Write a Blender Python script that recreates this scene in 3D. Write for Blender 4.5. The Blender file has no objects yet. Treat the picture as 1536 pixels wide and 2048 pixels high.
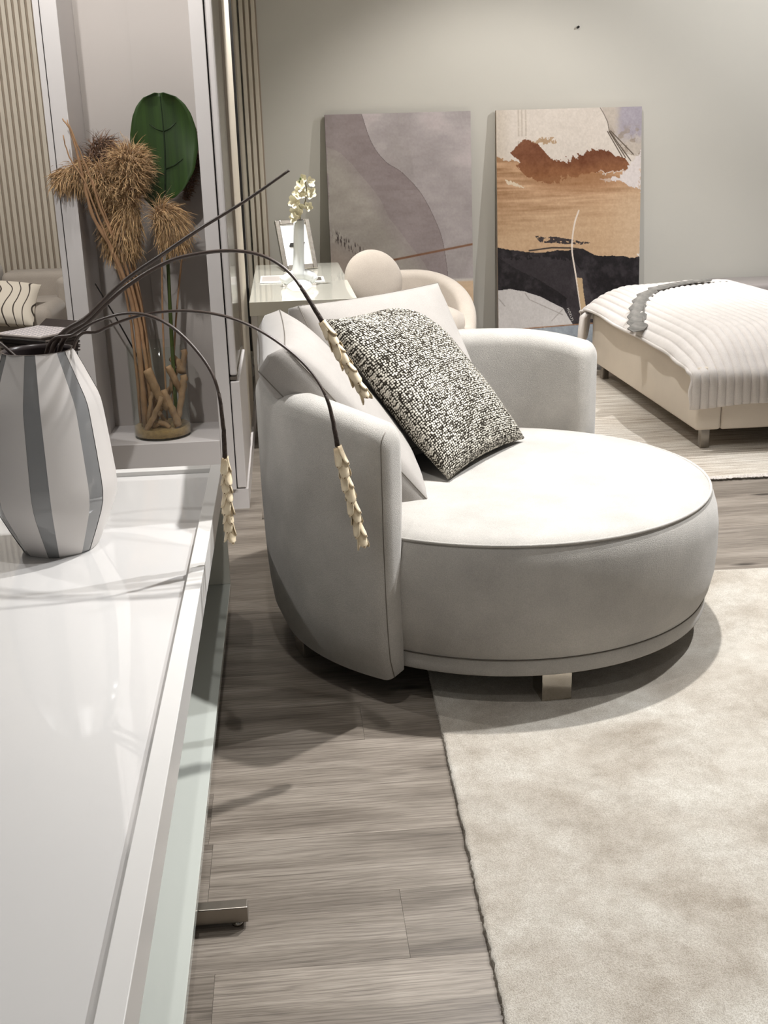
import bpy, bmesh, math, random
import numpy as np
from mathutils import Vector, Matrix
random.seed(7); rng = np.random.default_rng(7)
R = math.radians
S = bpy.context.scene
COL = S.collection

# ---------------------------------------------------------------- camera, world, exposure
cam_d = bpy.data.cameras.new('camera'); cam = bpy.data.objects.new('camera', cam_d); COL.objects.link(cam)
cam_d.sensor_fit = 'VERTICAL'; cam_d.sensor_height = 24.0; cam_d.lens = 24.0 * 2270 / 2048
cam_d.clip_start = 0.02; cam_d.clip_end = 100
YAW, PITCH, ROLL = R(4.6), R(17.9), R(-1.65)
fwd = Vector((math.sin(YAW) * math.cos(PITCH), math.cos(YAW) * math.cos(PITCH), -math.sin(PITCH)))
r0 = Vector((math.cos(YAW), -math.sin(YAW), 0)); u0 = r0.cross(fwd)
rr = r0 * math.cos(ROLL) + u0 * math.sin(ROLL); uu = u0 * math.cos(ROLL) - r0 * math.sin(ROLL)
M = Matrix((rr, uu, -fwd)).transposed().to_4x4(); M.translation = (0, 0, 1.5)
cam.matrix_world = M
S.camera = cam
W = bpy.data.worlds.new('world'); S.world = W; W.use_nodes = True
W.node_tree.nodes['Background'].inputs[0].default_value = (0.97, 0.985, 1.0, 1)
W.node_tree.nodes['Background'].inputs[1].default_value = 0.11
S.view_settings.view_transform = 'Standard'; S.view_settings.look = 'None'
S.view_settings.gamma = 1.0; S.view_settings.use_curve_mapping = False
S.view_settings.exposure = 0.25
S.cycles.use_denoising = True
S.cycles.max_bounces = 6; S.cycles.diffuse_bounces = 3; S.cycles.glossy_bounces = 3; S.cycles.transparent_max_bounces = 10
S.cycles.use_adaptive_sampling = True; S.cycles.adaptive_threshold = 0.06
S.cycles.sample_clamp_indirect = 6.0
# ceiling spotlights: x, y, aim (x, y, z), watts, cone degrees, colour (built further down with their housings)
NEU, COOL, WARM = (1.0, 0.985, 0.965), (0.975, 0.985, 1.0), (1.0, 0.975, 0.94)
SPOTS = [(1.20, 3.60, (1.10, 3.25, 0.4), 370, 90, NEU),
         (-2.05, 4.05, (-0.50, 2.70, 0.4), 80, 80, NEU),
         (2.75, 5.90, (2.75, 6.20, 0.4), 165, 100, COOL),
         (2.25, 3.45, (1.55, 2.20, 0.4), 280, 105, COOL),
         (0.00, 6.25, (-0.02, 6.50, 0.4), 310, 72, NEU),
         (0.95, 5.60, (2.00, 6.20, 0.3), 120, 70, NEU),
         (1.45, 6.40, (1.45, 8.00, 0.6), 90, 90, WARM),
         (3.70, 6.20, (3.20, 8.30, 1.2), 150, 120, COOL),
         (-1.75, 6.40, (-1.60, 8.60, 0.6), 150, 125, WARM),
         (-0.95, 2.40, (-0.52, 4.80, 1.25), 120, 48, NEU),
         (-0.60, 4.25, (-0.56, 5.30, 0.6), 55, 95, WARM),
         (-0.05, 2.30, (-0.02, 2.35, 0.0), 50, 85, NEU),
         (0.60, 0.80, (0.95, 1.30, 0.4), 18, 90, NEU)]

# ---------------------------------------------------------------- materials
def s2l(c):
    return tuple(((v / 12.92) if v <= 0.04045 else ((v + 0.055) / 1.055) ** 2.4) for v in c)
def rgb(r, g, b):
    return s2l((r / 255, g / 255, b / 255)) + (1,)
class NT:
    def __init__(s, name):
        s.m = bpy.data.materials.new(name); s.m.use_nodes = True
        s.t = s.m.node_tree; s.b = s.t.nodes['Principled BSDF']; s.out = s.t.nodes['Material Output']
    def n(s, typ, **kw):
        nd = s.t.nodes.new(typ)
        for k, v in kw.items():
            if k in nd.inputs: nd.inputs[k].default_value = v
            else: setattr(nd, k, v)
        return nd
    def l(s, a, b): s.t.links.new(a, b)
    def coord(s, kind='Object', scale=(1, 1, 1), rot=(0, 0, 0)):
        tc = s.n('ShaderNodeTexCoord'); mp = s.n('ShaderNodeMapping')
        mp.inputs['Scale'].default_value = scale; mp.inputs['Rotation'].default_value = rot
        s.l(tc.outputs[kind], mp.inputs[0]); return mp.outputs[0]
    def noise(s, vec, scale, detail=3, rough=0.55, dist=0):
        nd = s.n('ShaderNodeTexNoise'); nd.inputs['Scale'].default_value = scale
        nd.inputs['Detail'].default_value = detail; nd.inputs['Roughness'].default_value = rough
        nd.inputs['Distortion'].default_value = dist
        s.l(vec, nd.inputs['Vector']); return nd.outputs['Fac']
    def ramp(s, fac, stops, interp='LINEAR'):
        nd = s.n('ShaderNodeValToRGB'); cr = nd.color_ramp; cr.interpolation = interp
        while len(cr.elements) < len(stops): cr.elements.new(0.5)
        for e, (p, c) in zip(cr.elements, stops): e.position = p; e.color = c
        s.l(fac, nd.inputs[0]); return nd.outputs[0]
    def mix(s, f, a, b, mode='MIX'):
        nd = s.n('ShaderNodeMix', data_type='RGBA', blend_type=mode)
        for i, v in ((0, f), (6, a), (7, b)):
            if hasattr(v, 'is_linked'): s.l(v, nd.inputs[i])
            else: nd.inputs[i].default_value = v
        return nd.outputs[2]
    def math(s, op, a, b=0.0):
        nd = s.n('ShaderNodeMath', operation=op)
        for i, v in ((0, a), (1, b)):
            if hasattr(v, 'is_linked'): s.l(v, nd.inputs[i])
            else: nd.inputs[i].default_value = v
        return nd.outputs[0]
    def bump(s, h, strength=0.3, dist=0.01):
        nd = s.n('ShaderNodeBump'); nd.inputs['Strength'].default_value = strength
        nd.inputs['Distance'].default_value = dist
        s.l(h, nd.inputs['Height']); s.l(nd.outputs[0], s.b.inputs['Normal'])
    def base(s, c):
        if hasattr(c, 'is_linked'): s.l(c, s.b.inputs['Base Color'])
        else: s.b.inputs['Base Color'].default_value = c
    def set(s, **kw):
        names = dict(rough='Roughness', metal='Metallic', sheen='Sheen Weight', sheenr='Sheen Roughness', coat='Coat Weight',
                     coatr='Coat Roughness', spec='Specular IOR Level', trans='Transmission Weight', ior='IOR')
        for k, v in kw.items(): s.b.inputs[names[k]].default_value = v
        return s
def scale_c(c, f): return tuple(min(1, v * f) for v in c[:3]) + (1,)
def plain(name, c, rough=0.5, var=0.06, scale=6.0, bump=0.0, bscale=200.0, bdist=0.002, **kw):
    t = NT(name); v = t.coord()
    t.base(t.ramp(t.noise(v, scale), [(0.3, scale_c(c, 1 - var)), (0.7, scale_c(c, 1 + var))]))
    if bump: t.bump(t.noise(v, bscale, 2), bump, bdist)
    t.set(rough=rough, **kw); return t.m
def fabric(name, c, var=0.10, scale=5.0, bscale=350.0, bump=0.35, sheen=0.35, fine=0.12):
    t = NT(name); v = t.coord()
    a = t.ramp(t.noise(v, scale, 4, 0.6), [(0.3, scale_c(c, 1 - var)), (0.7, scale_c(c, 1 + var))])
    f = t.ramp(t.noise(v, bscale, 2), [(0.3, (1 - fine,) * 3 + (1,)), (0.7, (1 + 0 * fine,) * 3 + (1,))])
    t.base(t.mix(1.0, a, f, 'MULTIPLY')); t.bump(t.noise(v, bscale * 1.3, 3), bump, 0.002)
    t.set(rough=0.92, sheen=sheen, sheenr=0.4, spec=0.2); return t.m
MT = {}
MT['wall'] = plain('wall_paint', rgb(194, 190, 181), 0.85, 0.015, 1.2, 0.05, 90)
MT['ceil'] = plain('ceiling_paint', rgb(225, 222, 216), 0.9, 0.01)
MT['white_lacquer'] = plain('white_lacquer', rgb(216, 214, 211), 0.28, 0.01, 2.0)
MT['cab_white'] = plain('matte_white_board', rgb(212, 207, 205), 0.45, 0.015, 2.0)
MT['cab_grey'] = plain('pale_grey_board', rgb(178, 171, 166), 0.6, 0.02, 2.0)
MT['gloss_white'] = plain('gloss_white', rgb(232, 230, 218), 0.06, 0.01, 2.0, coat=0.6, coatr=0.03)
MT['shelf'] = plain('shaded_green_grey_gloss', rgb(190, 194, 188), 0.1, 0.01, 2.0, coat=0.4, coatr=0.03)  # shelf's shade worked into the grey; the green tint is the glass's own
MT['black'] = plain('black_plastic', rgb(18, 17, 17), 0.35, 0.1)
MT['chrome'] = plain('brushed_chrome', rgb(190, 183, 172), 0.16, 0.05, 12, metal=1.0)
MT['steel'] = plain('satin_steel', rgb(150, 144, 136), 0.32, 0.06, 14, metal=1.0)
MT['slat'] = plain('cream_slat', rgb(206, 196, 180), 0.6, 0.04, 8)
MT['slat_gap'] = plain('brown_backing', rgb(158, 144, 128), 0.8, 0.05)
MT['mirror'] = plain('mirror_gloss', rgb(196, 196, 184), 0.05, 0.01, metal=0.85)
MT['smoke'] = plain('smoked_gloss', rgb(120, 112, 104), 0.12, 0.02, metal=0.3)
MT['sofa'] = fabric('greige_velvet', rgb(180, 176, 170), 0.12, 5.5, 300, 0.6, 0.3, 0.16)
MT['sofa_seam'] = plain('greige_seam', rgb(112, 106, 98), 0.9)
MT['cush'] = fabric('pale_grey_velvet', rgb(163, 158, 153), 0.06, 6, 420, 0.3, 0.3)
MT['cream'] = fabric('cream_boucle', rgb(176, 166, 155), 0.05, 8, 260, 0.4, 0.3)
MT['bedfab'] = fabric('cream_leatherette', rgb(226, 215, 200), 0.03, 4, 500, 0.12, 0.05, 0.04)
MT['blanket'] = fabric('ivory_plush', rgb(230, 223, 217), 0.05, 14, 300, 0.45, 0.5)
MT['grey_fab'] = fabric('mid_grey_fabric', rgb(160, 152, 148), 0.05, 6, 300)
MT['leafgrey'] = plain('charcoal_leaf', rgb(112, 109, 104), 0.7, 0.4, 14, 0.4, 120)
MT['stem'] = plain('dark_brown_stem', rgb(72, 60, 54), 0.4, 0.2, 25)
MT['bark'] = plain('dark_bark', rgb(56, 44, 36), 0.8, 0.4, 90, 0.7, 150, 0.004)
MT['twig'] = plain('tan_branch', rgb(176, 138, 104), 0.65, 0.2, 14, 0.4, 90)
MT['drift'] = plain('driftwood', rgb(172, 138, 104), 0.75, 0.28, 22, 0.6, 70, 0.004)
MT['sand'] = plain('sand', rgb(168, 138, 92), 0.95, 0.2, 60, 0.8, 260, 0.004)
MT['darktwig'] = plain('black_twig', rgb(30, 24, 22), 0.7, 0.2, 30)
MT['leafstem'] = plain('green_stalk', rgb(70, 84, 34), 0.5, 0.15, 20)
MT['vein'] = plain('dark_vein', rgb(22, 40, 14), 0.6, 0.1, 20)
MT['porcelain'] = plain('white_porcelain', rgb(232, 236, 238), 0.12, 0.01, coat=0.5, coatr=0.05)
MT['petal'] = plain('ivory_petal', rgb(240, 234, 206), 0.6, 0.06, 40)
MT['orchid_stem'] = plain('olive_stem', rgb(108, 98, 50), 0.6, 0.15, 40)
MT['silver'] = plain('aged_silver', rgb(186, 180, 172), 0.25, 0.15, 50, 0.3, 80, metal=0.9)
MT['photo'] = plain('white_photo', rgb(240, 240, 238), 0.25, 0.01)
MT['page'] = plain('paper', rgb(206, 196, 190), 0.7, 0.08, 30)
MT['board_dark'] = plain('dark_board', rgb(52, 42, 38), 0.6, 0.15, 20)
MT['canvas_side'] = plain('canvas_edge', rgb(112, 94, 80), 0.8, 0.1)
MT['canvas_side2'] = plain('canvas_edge_pale', rgb(196, 180, 164), 0.8, 0.05)
MT['lamp_white'] = plain('lamp_housing', rgb(235, 235, 235), 0.4)
MT['ink'] = plain('white_ink', rgb(200, 196, 190), 0.8)

def m_scale():                       # cream dried bracts with brown specks
    t = NT('cream_bract'); v = t.coord()
    a = t.ramp(t.noise(v, 18, 3), [(0.3, rgb(206, 180, 142)), (0.7, rgb(236, 220, 190))])
    d = t.ramp(t.noise(v, 140, 1), [(0.70, (1, 1, 1, 1)), (0.74, (0.22, 0.14, 0.08, 1))])
    t.base(t.mix(1.0, a, d, 'MULTIPLY')); t.set(rough=0.6); return t.m
MT['scale'] = m_scale()
def m_plank():
    t = NT('grey_oak_plank')
    tc = t.n('ShaderNodeTexCoord'); oi = t.n('ShaderNodeObjectInfo')
    off = t.n('ShaderNodeVectorMath', operation='SCALE'); off.inputs[0].default_value = (37.0, 91.0, 13.0)
    t.l(oi.outputs['Random'], off.inputs['Scale'])
    add = t.n('ShaderNodeVectorMath', operation='ADD'); t.l(tc.outputs['Object'], add.inputs[0]); t.l(off.outputs[0], add.inputs[1])
    def mp(sc):
        m = t.n('ShaderNodeMapping'); m.inputs['Scale'].default_value = sc; t.l(add.outputs[0], m.inputs[0]); return m.outputs[0]
    broad = t.noise(mp((1.2, 7, 1)), 1.6, 3, 0.5, 0.6)
    ring = t.n('ShaderNodeTexWave', wave_type='BANDS', bands_direction='Y'); ring.inputs['Scale'].default_value = 7.0
    ring.inputs['Distortion'].default_value = 15.0; ring.inputs['Detail'].default_value = 2.0
    ring.inputs['Detail Scale'].default_value = 0.8
    t.l(mp((0.42, 3.4, 1)), ring.inputs['Vector'])
    grain = t.noise(mp((4, 210, 1)), 1.0, 5, 0.7, 0.15)
    fine = t.noise(mp((14, 420, 1)), 1.0, 2, 0.6)
    c = t.ramp(broad, [(0.28, rgb(112, 102, 91)), (0.5, rgb(141, 131, 119)), (0.75, rgb(164, 154, 142))])
    c = t.mix(0.6, c, t.ramp(grain, [(0.30, rgb(120, 110, 104)), (0.5, rgb(235, 232, 228)), (0.72, (1, 1, 1, 1))]), 'MULTIPLY')
    c = t.mix(0.32, c, t.ramp(ring.outputs['Fac'], [(0.0, rgb(140, 130, 122)), (0.22, rgb(228, 225, 222)), (1, (1, 1, 1, 1))]), 'MULTIPLY')
    c = t.mix(0.35, c, t.ramp(fine, [(0.36, rgb(150, 140, 132)), (0.55, (1, 1, 1, 1))]), 'MULTIPLY')
    kn = t.n('ShaderNodeTexVoronoi'); kn.inputs['Scale'].default_value = 1.0; kn.inputs['Randomness'].default_value = 1.0
    t.l(mp((1.7, 6.0, 0.01)), kn.inputs['Vector'])
    c = t.mix(0.8, c, t.ramp(kn.outputs['Distance'], [(0.05, rgb(72, 58, 48)), (0.12, (1, 1, 1, 1))]), 'MULTIPLY')
    hsv = t.n('ShaderNodeHueSaturation'); hsv.inputs['Saturation'].default_value = 0.85
    t.l(t.math('ADD', t.math('MULTIPLY', oi.outputs['Random'], 0.22), 0.89), hsv.inputs['Value']); t.l(c, hsv.inputs['Color'])
    t.base(hsv.outputs[0]); t.bump(grain, 0.12, 0.001); t.set(rough=0.42, spec=0.4); return t.m
MT['plank'] = m_plank()
def m_rug():
    t = NT('beige_pile'); v = t.coord()
    big = t.noise(v, 3.2, 5, 0.62, 0.4)
    c = t.ramp(big, [(0.30, rgb(176, 166, 152)), (0.5, rgb(204, 197, 186)), (0.68, rgb(222, 218, 209))])
    spk = t.noise(t.coord('Object', (1, 0.7, 1)), 420, 3, 0.75)
    c = t.mix(0.6, c, t.ramp(spk, [(0.36, rgb(170, 160, 146)), (0.6, (1, 1, 1, 1))]), 'MULTIPLY')
    mid = t.noise(v, 26, 3, 0.6)
    c = t.mix(0.25, c, t.ramp(mid, [(0.35, rgb(190, 182, 170)), (0.6, (1, 1, 1, 1))]), 'MULTIPLY')
    t.base(c); t.bump(t.mix(0.35, spk, mid), 0.9, 0.006); t.set(rough=0.95, sheen=0.3, spec=0.1); return t.m
MT['rug'] = m_rug()
def m_bedrug():
    t = NT('striped_weave'); v = t.coord('Object', (2.5, 60, 1)); s = t.noise(v, 1.0, 4, 0.7)
    c = t.ramp(s, [(0.32, rgb(150, 140, 128)), (0.46, rgb(205, 197, 186)), (0.6, rgb(232, 228, 220))])
    p = t.noise(t.coord(), 1.6, 3); c = t.mix(0.5, c, t.ramp(p, [(0.35, rgb(205, 192, 176)), (0.65, (1, 1, 1, 1))]), 'MULTIPLY')
    f = t.noise(t.coord('Object', (1, 1, 1)), 160, 2); c = t.mix(0.4, c, t.ramp(f, [(0.35, rgb(190, 184, 176)), (0.6, (1, 1, 1, 1))]), 'MULTIPLY')
    t.base(c); t.bump(s, 0.6, 0.006); t.set(rough=0.95); return t.m
MT['bedrug'] = m_bedrug()
def m_tweed():
    t = NT('black_white_tweed')
    tc = t.n('ShaderNodeTexCoord')
    def mp(sc):
        m = t.n('ShaderNodeMapping'); m.inputs['Scale'].default_value = sc; t.l(tc.outputs['UV'], m.inputs[0]); return m.outputs[0]
    vo = t.n('ShaderNodeTexVoronoi'); vo.inputs['Scale'].default_value = 1.0; vo.inputs['Randomness'].default_value = 0.45
    t.l(mp((112, 140, 1)), vo.inputs['Vector'])
    streak = t.noise(mp((5, 75, 0)), 1.0, 3, 0.6)
    streak2 = t.noise(mp((60, 6, 0)), 1.0, 3, 0.6)
    dots = t.ramp(vo.outputs['Distance'], [(0.34, (1, 1, 1, 1)), (0.54, (0, 0, 0, 1))])
    thr = t.math('ADD', t.math('MULTIPLY', t.math('ADD', streak, streak2), 0.9), -0.95)
    f = t.math('ADD', dots, t.math('MULTIPLY', thr, 1.3))
    f2 = t.n('ShaderNodeClamp'); t.l(f, f2.inputs[0])
    c = t.mix(f2.outputs[0], rgb(40, 36, 30), rgb(214, 208, 195))
    t.base(c); t.bump(dots, 0.7, 0.004); t.set(rough=0.95, spec=0.1); return t.m
MT['tweed'] = m_tweed()
def m_leaf():
    t = NT('banana_leaf'); v = t.coord('Object', (30, 4, 1)); a = t.noise(v, 1, 3)
    t.base(t.ramp(a, [(0.3, rgb(32, 50, 20)), (0.7, rgb(52, 78, 28))])); t.bump(a, 0.2, 0.003); t.set(rough=0.45); return t.m
MT['leaf'] = m_leaf()
def m_plume(n, a, b):
    t = NT(n); v = t.coord(); t.base(t.ramp(t.noise(v, 45, 3), [(0.3, a), (0.7, b)])); t.set(rough=0.9, sheen=0.3); return t.m
MT['plume'] = m_plume('pampas_tan', rgb(150, 114, 76), rgb(218, 182, 134))
MT['plume_d'] = m_plume('pampas_brown', rgb(92, 64, 46), rgb(140, 104, 76))
def m_glass(n, tint=(1, 1, 1, 1)):
    t = NT(n); t.t.nodes.remove(t.b)
    tr = t.n('ShaderNodeBsdfTransparent'); tr.inputs[0].default_value = tint
    gl = t.n('ShaderNodeBsdfGlossy'); gl.inputs['Roughness'].default_value = 0.02
    fr = t.n('ShaderNodeLayerWeight'); fr.inputs[0].default_value = 0.5
    mx = t.n('ShaderNodeMixShader'); t.l(t.math('ADD', t.math('MULTIPLY', t.math('POWER', fr.outputs['Facing'], 4.0), 0.45), 0.025), mx.inputs[0])
    t.l(tr.outputs[0], mx.inputs[1]); t.l(gl.outputs[0], mx.inputs[2]); t.l(mx.outputs[0], t.out.inputs[0]); return t.m
MT['glass'] = m_glass('clear_glass', (0.97, 0.985, 0.97, 1))
def m_attr(n):
    t = NT(n); a = t.n('ShaderNodeAttribute', attribute_name='Paint'); t.base(a.outputs['Color'])
    t.bump(t.noise(t.coord(), 500, 2), 0.1, 0.001); t.set(rough=0.6, spec=0.25); return t.m
MT['paint'] = m_attr('printed_canvas')
MT['tabletop'] = plain('white_back_painted_glass', rgb(210, 208, 206), 0.045, 0.012, 1.5, coat=0.4, coatr=0.02)
MT['vase_white'] = plain('satin_white_glass', rgb(205, 200, 196), 0.3, 0.015, 3)
MT['vase_grey'] = plain('clear_grey_stripe', rgb(128, 128, 128), 0.08, 0.03, 6, coat=0.6, coatr=0.03)
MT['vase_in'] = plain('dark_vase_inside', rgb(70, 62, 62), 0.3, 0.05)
def m_emit(n, c, s):
    t = NT(n); t.b.inputs['Emission Color'].default_value = c; t.b.inputs['Emission Strength'].default_value = s; return t.m
MT['lens'] = m_emit('lamp_lens', (1, 0.96, 0.9, 1), 25)
def m_check():
    t = NT('printed_page'); v = t.coord('Object', (1, 1, 1), (0, 0, 0.5))
    ck = t.n('ShaderNodeTexChecker'); ck.inputs['Scale'].default_value = 60; ck.inputs[1].default_value = rgb(216, 206, 204); ck.inputs[2].default_value = rgb(150, 146, 150)
    t.l(v, ck.inputs[0]); t.base(ck.outputs[0]); t.set(rough=0.5); return t.m
MT['check'] = m_check()
def m_pattern():
    t = NT('line_pattern_cushion'); v = t.coord()
    w = t.n('ShaderNodeTexWave', wave_type='BANDS', bands_direction='X'); w.inputs['Scale'].default_value = 5.0
    w.inputs['Distortion'].default_value = 7.0; w.inputs['Detail'].default_value = 0.5; w.inputs['Detail Scale'].default_value = 1.0
    t.l(v, w.inputs['Vector'])
    t.base(t.ramp(w.outputs['Fac'], [(0.02, rgb(60, 50, 42)), (0.055, rgb(216, 206, 190))])); t.set(rough=0.9); return t.m
MT['pattern'] = m_pattern()

# ---------------------------------------------------------------- object helpers
def link(name, me, mat, parent=None, loc=None, rot=None, smooth=False):
    o = bpy.data.objects.new(name, me); COL.objects.link(o)
    if mat is not None and not me.materials: me.materials.append(MT[mat] if isinstance(mat, str) else mat)
    if smooth:
        for p in me.polygons: p.use_smooth = True
    if loc is not None: o.location = loc
    if rot is not None: o.rotation_euler = rot
    if parent is not None: o.parent = parent
    return o
def mesh(name, vs, fs):
    me = bpy.data.meshes.new(name); me.from_pydata([tuple(v) for v in vs], [], fs); me.update(); return me
def tag(o, label, cat=None, group=None, kind=None):
    if label: o['label'] = label
    if cat: o['category'] = cat
    if group: o['group'] = group
    if kind: o['kind'] = kind
    return o
def thing(name, label, cat, loc=(0, 0, 0), rz=0.0, group=None):
    o = bpy.data.objects.new(name, None); COL.objects.link(o); o.empty_display_size = 0.1
    o.location = loc; o.rotation_euler = (0, 0, rz); return tag(o, label, cat, group)
def box_me(name, lo, hi, bev=0.0, seg=2):
    bm = bmesh.new(); bmesh.ops.create_cube(bm, size=1)
    for v in bm.verts: v.co = Vector([lo[i] + (v.co[i] + 0.5) * (hi[i] - lo[i]) for i in range(3)])
    if bev: bmesh.ops.bevel(bm, geom=bm.edges[:], offset=bev, segments=seg, affect='EDGES', profile=0.5)
    me = bpy.data.meshes.new(name); bm.to_mesh(me); bm.free(); return me
def box(name, lo, hi, mat, parent=None, bev=0.0, seg=2):
    return link(name, box_me(name, lo, hi, bev, seg), mat, parent, smooth=False if not bev or seg < 3 else True)
def catmull(P, n=6):
    P = [np.array(p, float) for p in P]; Q = [2 * P[0] - P[1]] + P + [2 * P[-1] - P[-2]]; out = []
    for i in range(1, len(Q) - 2):
        a, b, c, d = Q[i - 1:i + 3]
        for k in range(n):
            t = k / n; out.append(0.5 * (2 * b + (c - a) * t + (2 * a - 5 * b + 4 * c - d) * t * t + (3 * b - a - 3 * c + d) * t ** 3))
    out.append(P[-1]); return out
def tube_data(P, rad, n=8, cap=True, flat=1.0):
    P = [np.array(p, float) for p in P]; N = len(P); vs, fs = [], []
    if not hasattr(rad, '__len__'): rad = [rad] * N
    T = [P[min(i + 1, N - 1)] - P[max(i - 1, 0)] for i in range(N)]; T = [t / (np.linalg.norm(t) + 1e-9) for t in T]
    ref = np.array([0, 0, 1.0]) if abs(T[0][2]) < 0.9 else np.array([1.0, 0, 0])
    u = np.cross(T[0], ref); u /= np.linalg.norm(u)
    for i in range(N):
        u = u - T[i] * np.dot(u, T[i]); u /= np.linalg.norm(u); w = np.cross(T[i], u)
        for k in range(n):
            a = 2 * math.pi * k / n; vs.append(P[i] + rad[i] * (math.cos(a) * u + flat * math.sin(a) * w))
    for i in range(N - 1):
        for k in range(n): fs.append((i * n + k, i * n + (k + 1) % n, (i + 1) * n + (k + 1) % n, (i + 1) * n + k))
    if cap: fs.append(tuple(reversed(range(n)))); fs.append(tuple((N - 1) * n + k for k in range(n)))
    return vs, fs
def tube(name, P, rad, mat, parent=None, n=8, flat=1.0, smooth=True):
    return link(name, mesh(name, *tube_data(P, rad, n, True, flat)), mat, parent, smooth=smooth)
def lathe_data(prof, n=48, close=False):
    vs, fs = [], []; m = len(prof)
    for k in range(n):
        a = 2 * math.pi * k / n
        for r, z in prof: vs.append((r * math.cos(a), r * math.sin(a), z))
    for k in range(n):
        k2 = (k + 1) % n
        for i in range(m - 1 + (1 if close else 0)):
            j = (i + 1) % m; fs.append((k * m + i, k2 * m + i, k2 * m + j, k * m + j))
    return vs, fs
def lathe(name, prof, mat, parent=None, n=48, loc=None, smooth=True, close=False):
    me = mesh(name, *lathe_data(prof, n, close)); bm = bmesh.new(); bm.from_mesh(me)
    bmesh.ops.remove_doubles(bm, verts=bm.verts, dist=1e-5); bmesh.ops.recalc_face_normals(bm, faces=bm.faces); bm.to_mesh(me); bm.free()
    return link(name, me, mat, parent, loc, smooth=smooth)
def autosmooth(o, ang=35):
    me = o.data
    bm = bmesh.new(); bm.from_mesh(me)
    for e in bm.edges:
        e.smooth = not (len(e.link_faces) == 2 and e.calc_face_angle(0) > R(ang))
    for f in bm.faces: f.smooth = True
    bm.to_mesh(me); bm.free(); return o
def vnoise(shape, fx, fy, seed, octv=4, rough=0.5):
    g = np.random.default_rng(seed); h, w = shape; out = np.zeros(shape); amp = 1; tot = 0
    for o in range(octv):
        nx, ny = int(fx * 2 ** o) + 2, int(fy * 2 ** o) + 2; G = g.random((ny + 1, nx + 1))
        X = np.linspace(0, nx - 1.001, w); Y = np.linspace(0, ny - 1.001, h)
        xi, yi = X.astype(int), Y.astype(int); tx, ty = X - xi, Y - yi
        tx = tx * tx * (3 - 2 * tx); ty = ty * ty * (3 - 2 * ty)
        a = G[np.ix_(yi, xi)]; b = G[np.ix_(yi, xi + 1)]; c = G[np.ix_(yi + 1, xi)]; d = G[np.ix_(yi + 1, xi + 1)]
        out += amp * ((a * (1 - tx) + b * tx) * (1 - ty)[:, None] + (c * (1 - tx) + d * tx) * ty[:, None]); tot += amp; amp *= rough
    return out / tot

# ---------------------------------------------------------------- the room
fl = link('floor', box_me('floor', (-4.0, -1.5, -0.06), (5.5, 9.2, -0.004)), 'slat_gap'); tag(fl, None, kind='structure')
PL, PW = 1.28, 0.215
pk = box_me('plank', (-PL / 2 + 0.0003, -PW / 2 + 0.0003, -0.004), (PL / 2 - 0.0003, PW / 2 - 0.0003, 0.0)); pk.materials.append(MT['plank'])
ends = {0: 0.173, 1: -0.23, 4: 0.147}
for k in range(-5, 30):
    y = 1.82 + PW * (k + 0.5)
    x0 = ends.get(k, random.uniform(-0.9, 0.4)) - PL * (3 if k >= 16 else 1)
    x = x0
    while x < 3.5:
        link('plank', pk, None, fl, (x + PL / 2, y, 0)); x += PL
def struct(name, lo, hi, mat): return tag(box(name, lo, hi, mat), None, kind='structure')
struct('wall_back', (-0.9, 8.30, 0), (5.5, 8.42, 3.2), 'wall')
struct('wall_left', (-4.0, 4.0, 0), (-3.9, 9.0, 3.2), 'wall')
wl2 = struct('wall_far', (-4.0, 8.95, 0), (-0.9, 9.05, 3.2), 'wall')
struct('ceiling', (-4.0, -1.5, 3.2), (5.5, 9.2, 3.3), 'ceil')
struct('baseboard_back', (-0.21, 8.285, 0), (5.5, 8.30, 0.06), 'white_lacquer')
tube('wall_nail', [(2.10, 8.30, 2.234), (2.10, 8.275, 2.236)], 0.008, 'black'); tag(bpy.data.objects['wall_nail'], 'small dark nail high on the bare back wall', 'nail')

def slat_panel(label, x0, x1, y, z1, pitch, width, depth):
    t = thing('slat_panel', label, 'wall panel', ((x0 + x1) / 2, y, 0))
    box('backing_board', (x0 - (x0 + x1) / 2, -0.012, 0.0), (x1 - (x0 + x1) / 2, 0, z1), 'slat_gap', t)
    me = box_me('slat', (-width / 2, -0.012 - depth, 0), (width / 2, -0.012, z1), 0.004, 2); me.materials.append(MT['slat'])
    x = x0 + width / 2 + 0.002
    while x < x1 - width / 2: link('slat', me, None, t, (x - (x0 + x1) / 2, 0, 0)); x += pitch
    return t
slat_panel('long cream slatted wall panel behind the left sofa', -3.0, -0.98, 8.948, 3.0, 0.046, 0.030, 0.018)
slat_panel('narrow strip of cream slats beside the framed canvases', -0.213, -0.093, 8.298, 3.0, 0.040, 0.027, 0.014)

# ---------------------------------------------------------------- display niche (facing the camera) and wardrobe run behind it
t = thing('display_niche', 'tall white open display niche holding the dried flower vase', 'cabinet', (-0.56, 4.77, 0))
def nb(name, x0, x1, y0, y1, z0, z1, mat, bev=0.0): return box(name, (x0 + 0.56, y0 - 4.77, z0), (x1 + 0.56, y1 - 4.77, z1), mat, t, bev)
nb('plinth', -0.90, -0.206, 4.785, 5.14, 0.0, 0.09, 'cab_white')
nb('outer_panel', -0.896, -0.873, 4.775, 5.14, 0.092, 2.7, 'cab_white', 0.002)
nb('stile', -0.869, -0.805, 4.77, 5.14, 0.092, 2.7, 'cab_white', 0.002)
nb('stile', -0.312, -0.256, 4.77, 5.14, 0.092, 2.7, 'cab_white', 0.002)
nb('base', -0.805, -0.312, 4.772, 5.14, 0.092, 0.315, 'cab_white', 0.002)
nb('back_panel', -0.805, -0.585, 5.140, 5.155, 0.10, 2.7, 'cab_grey')
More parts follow.
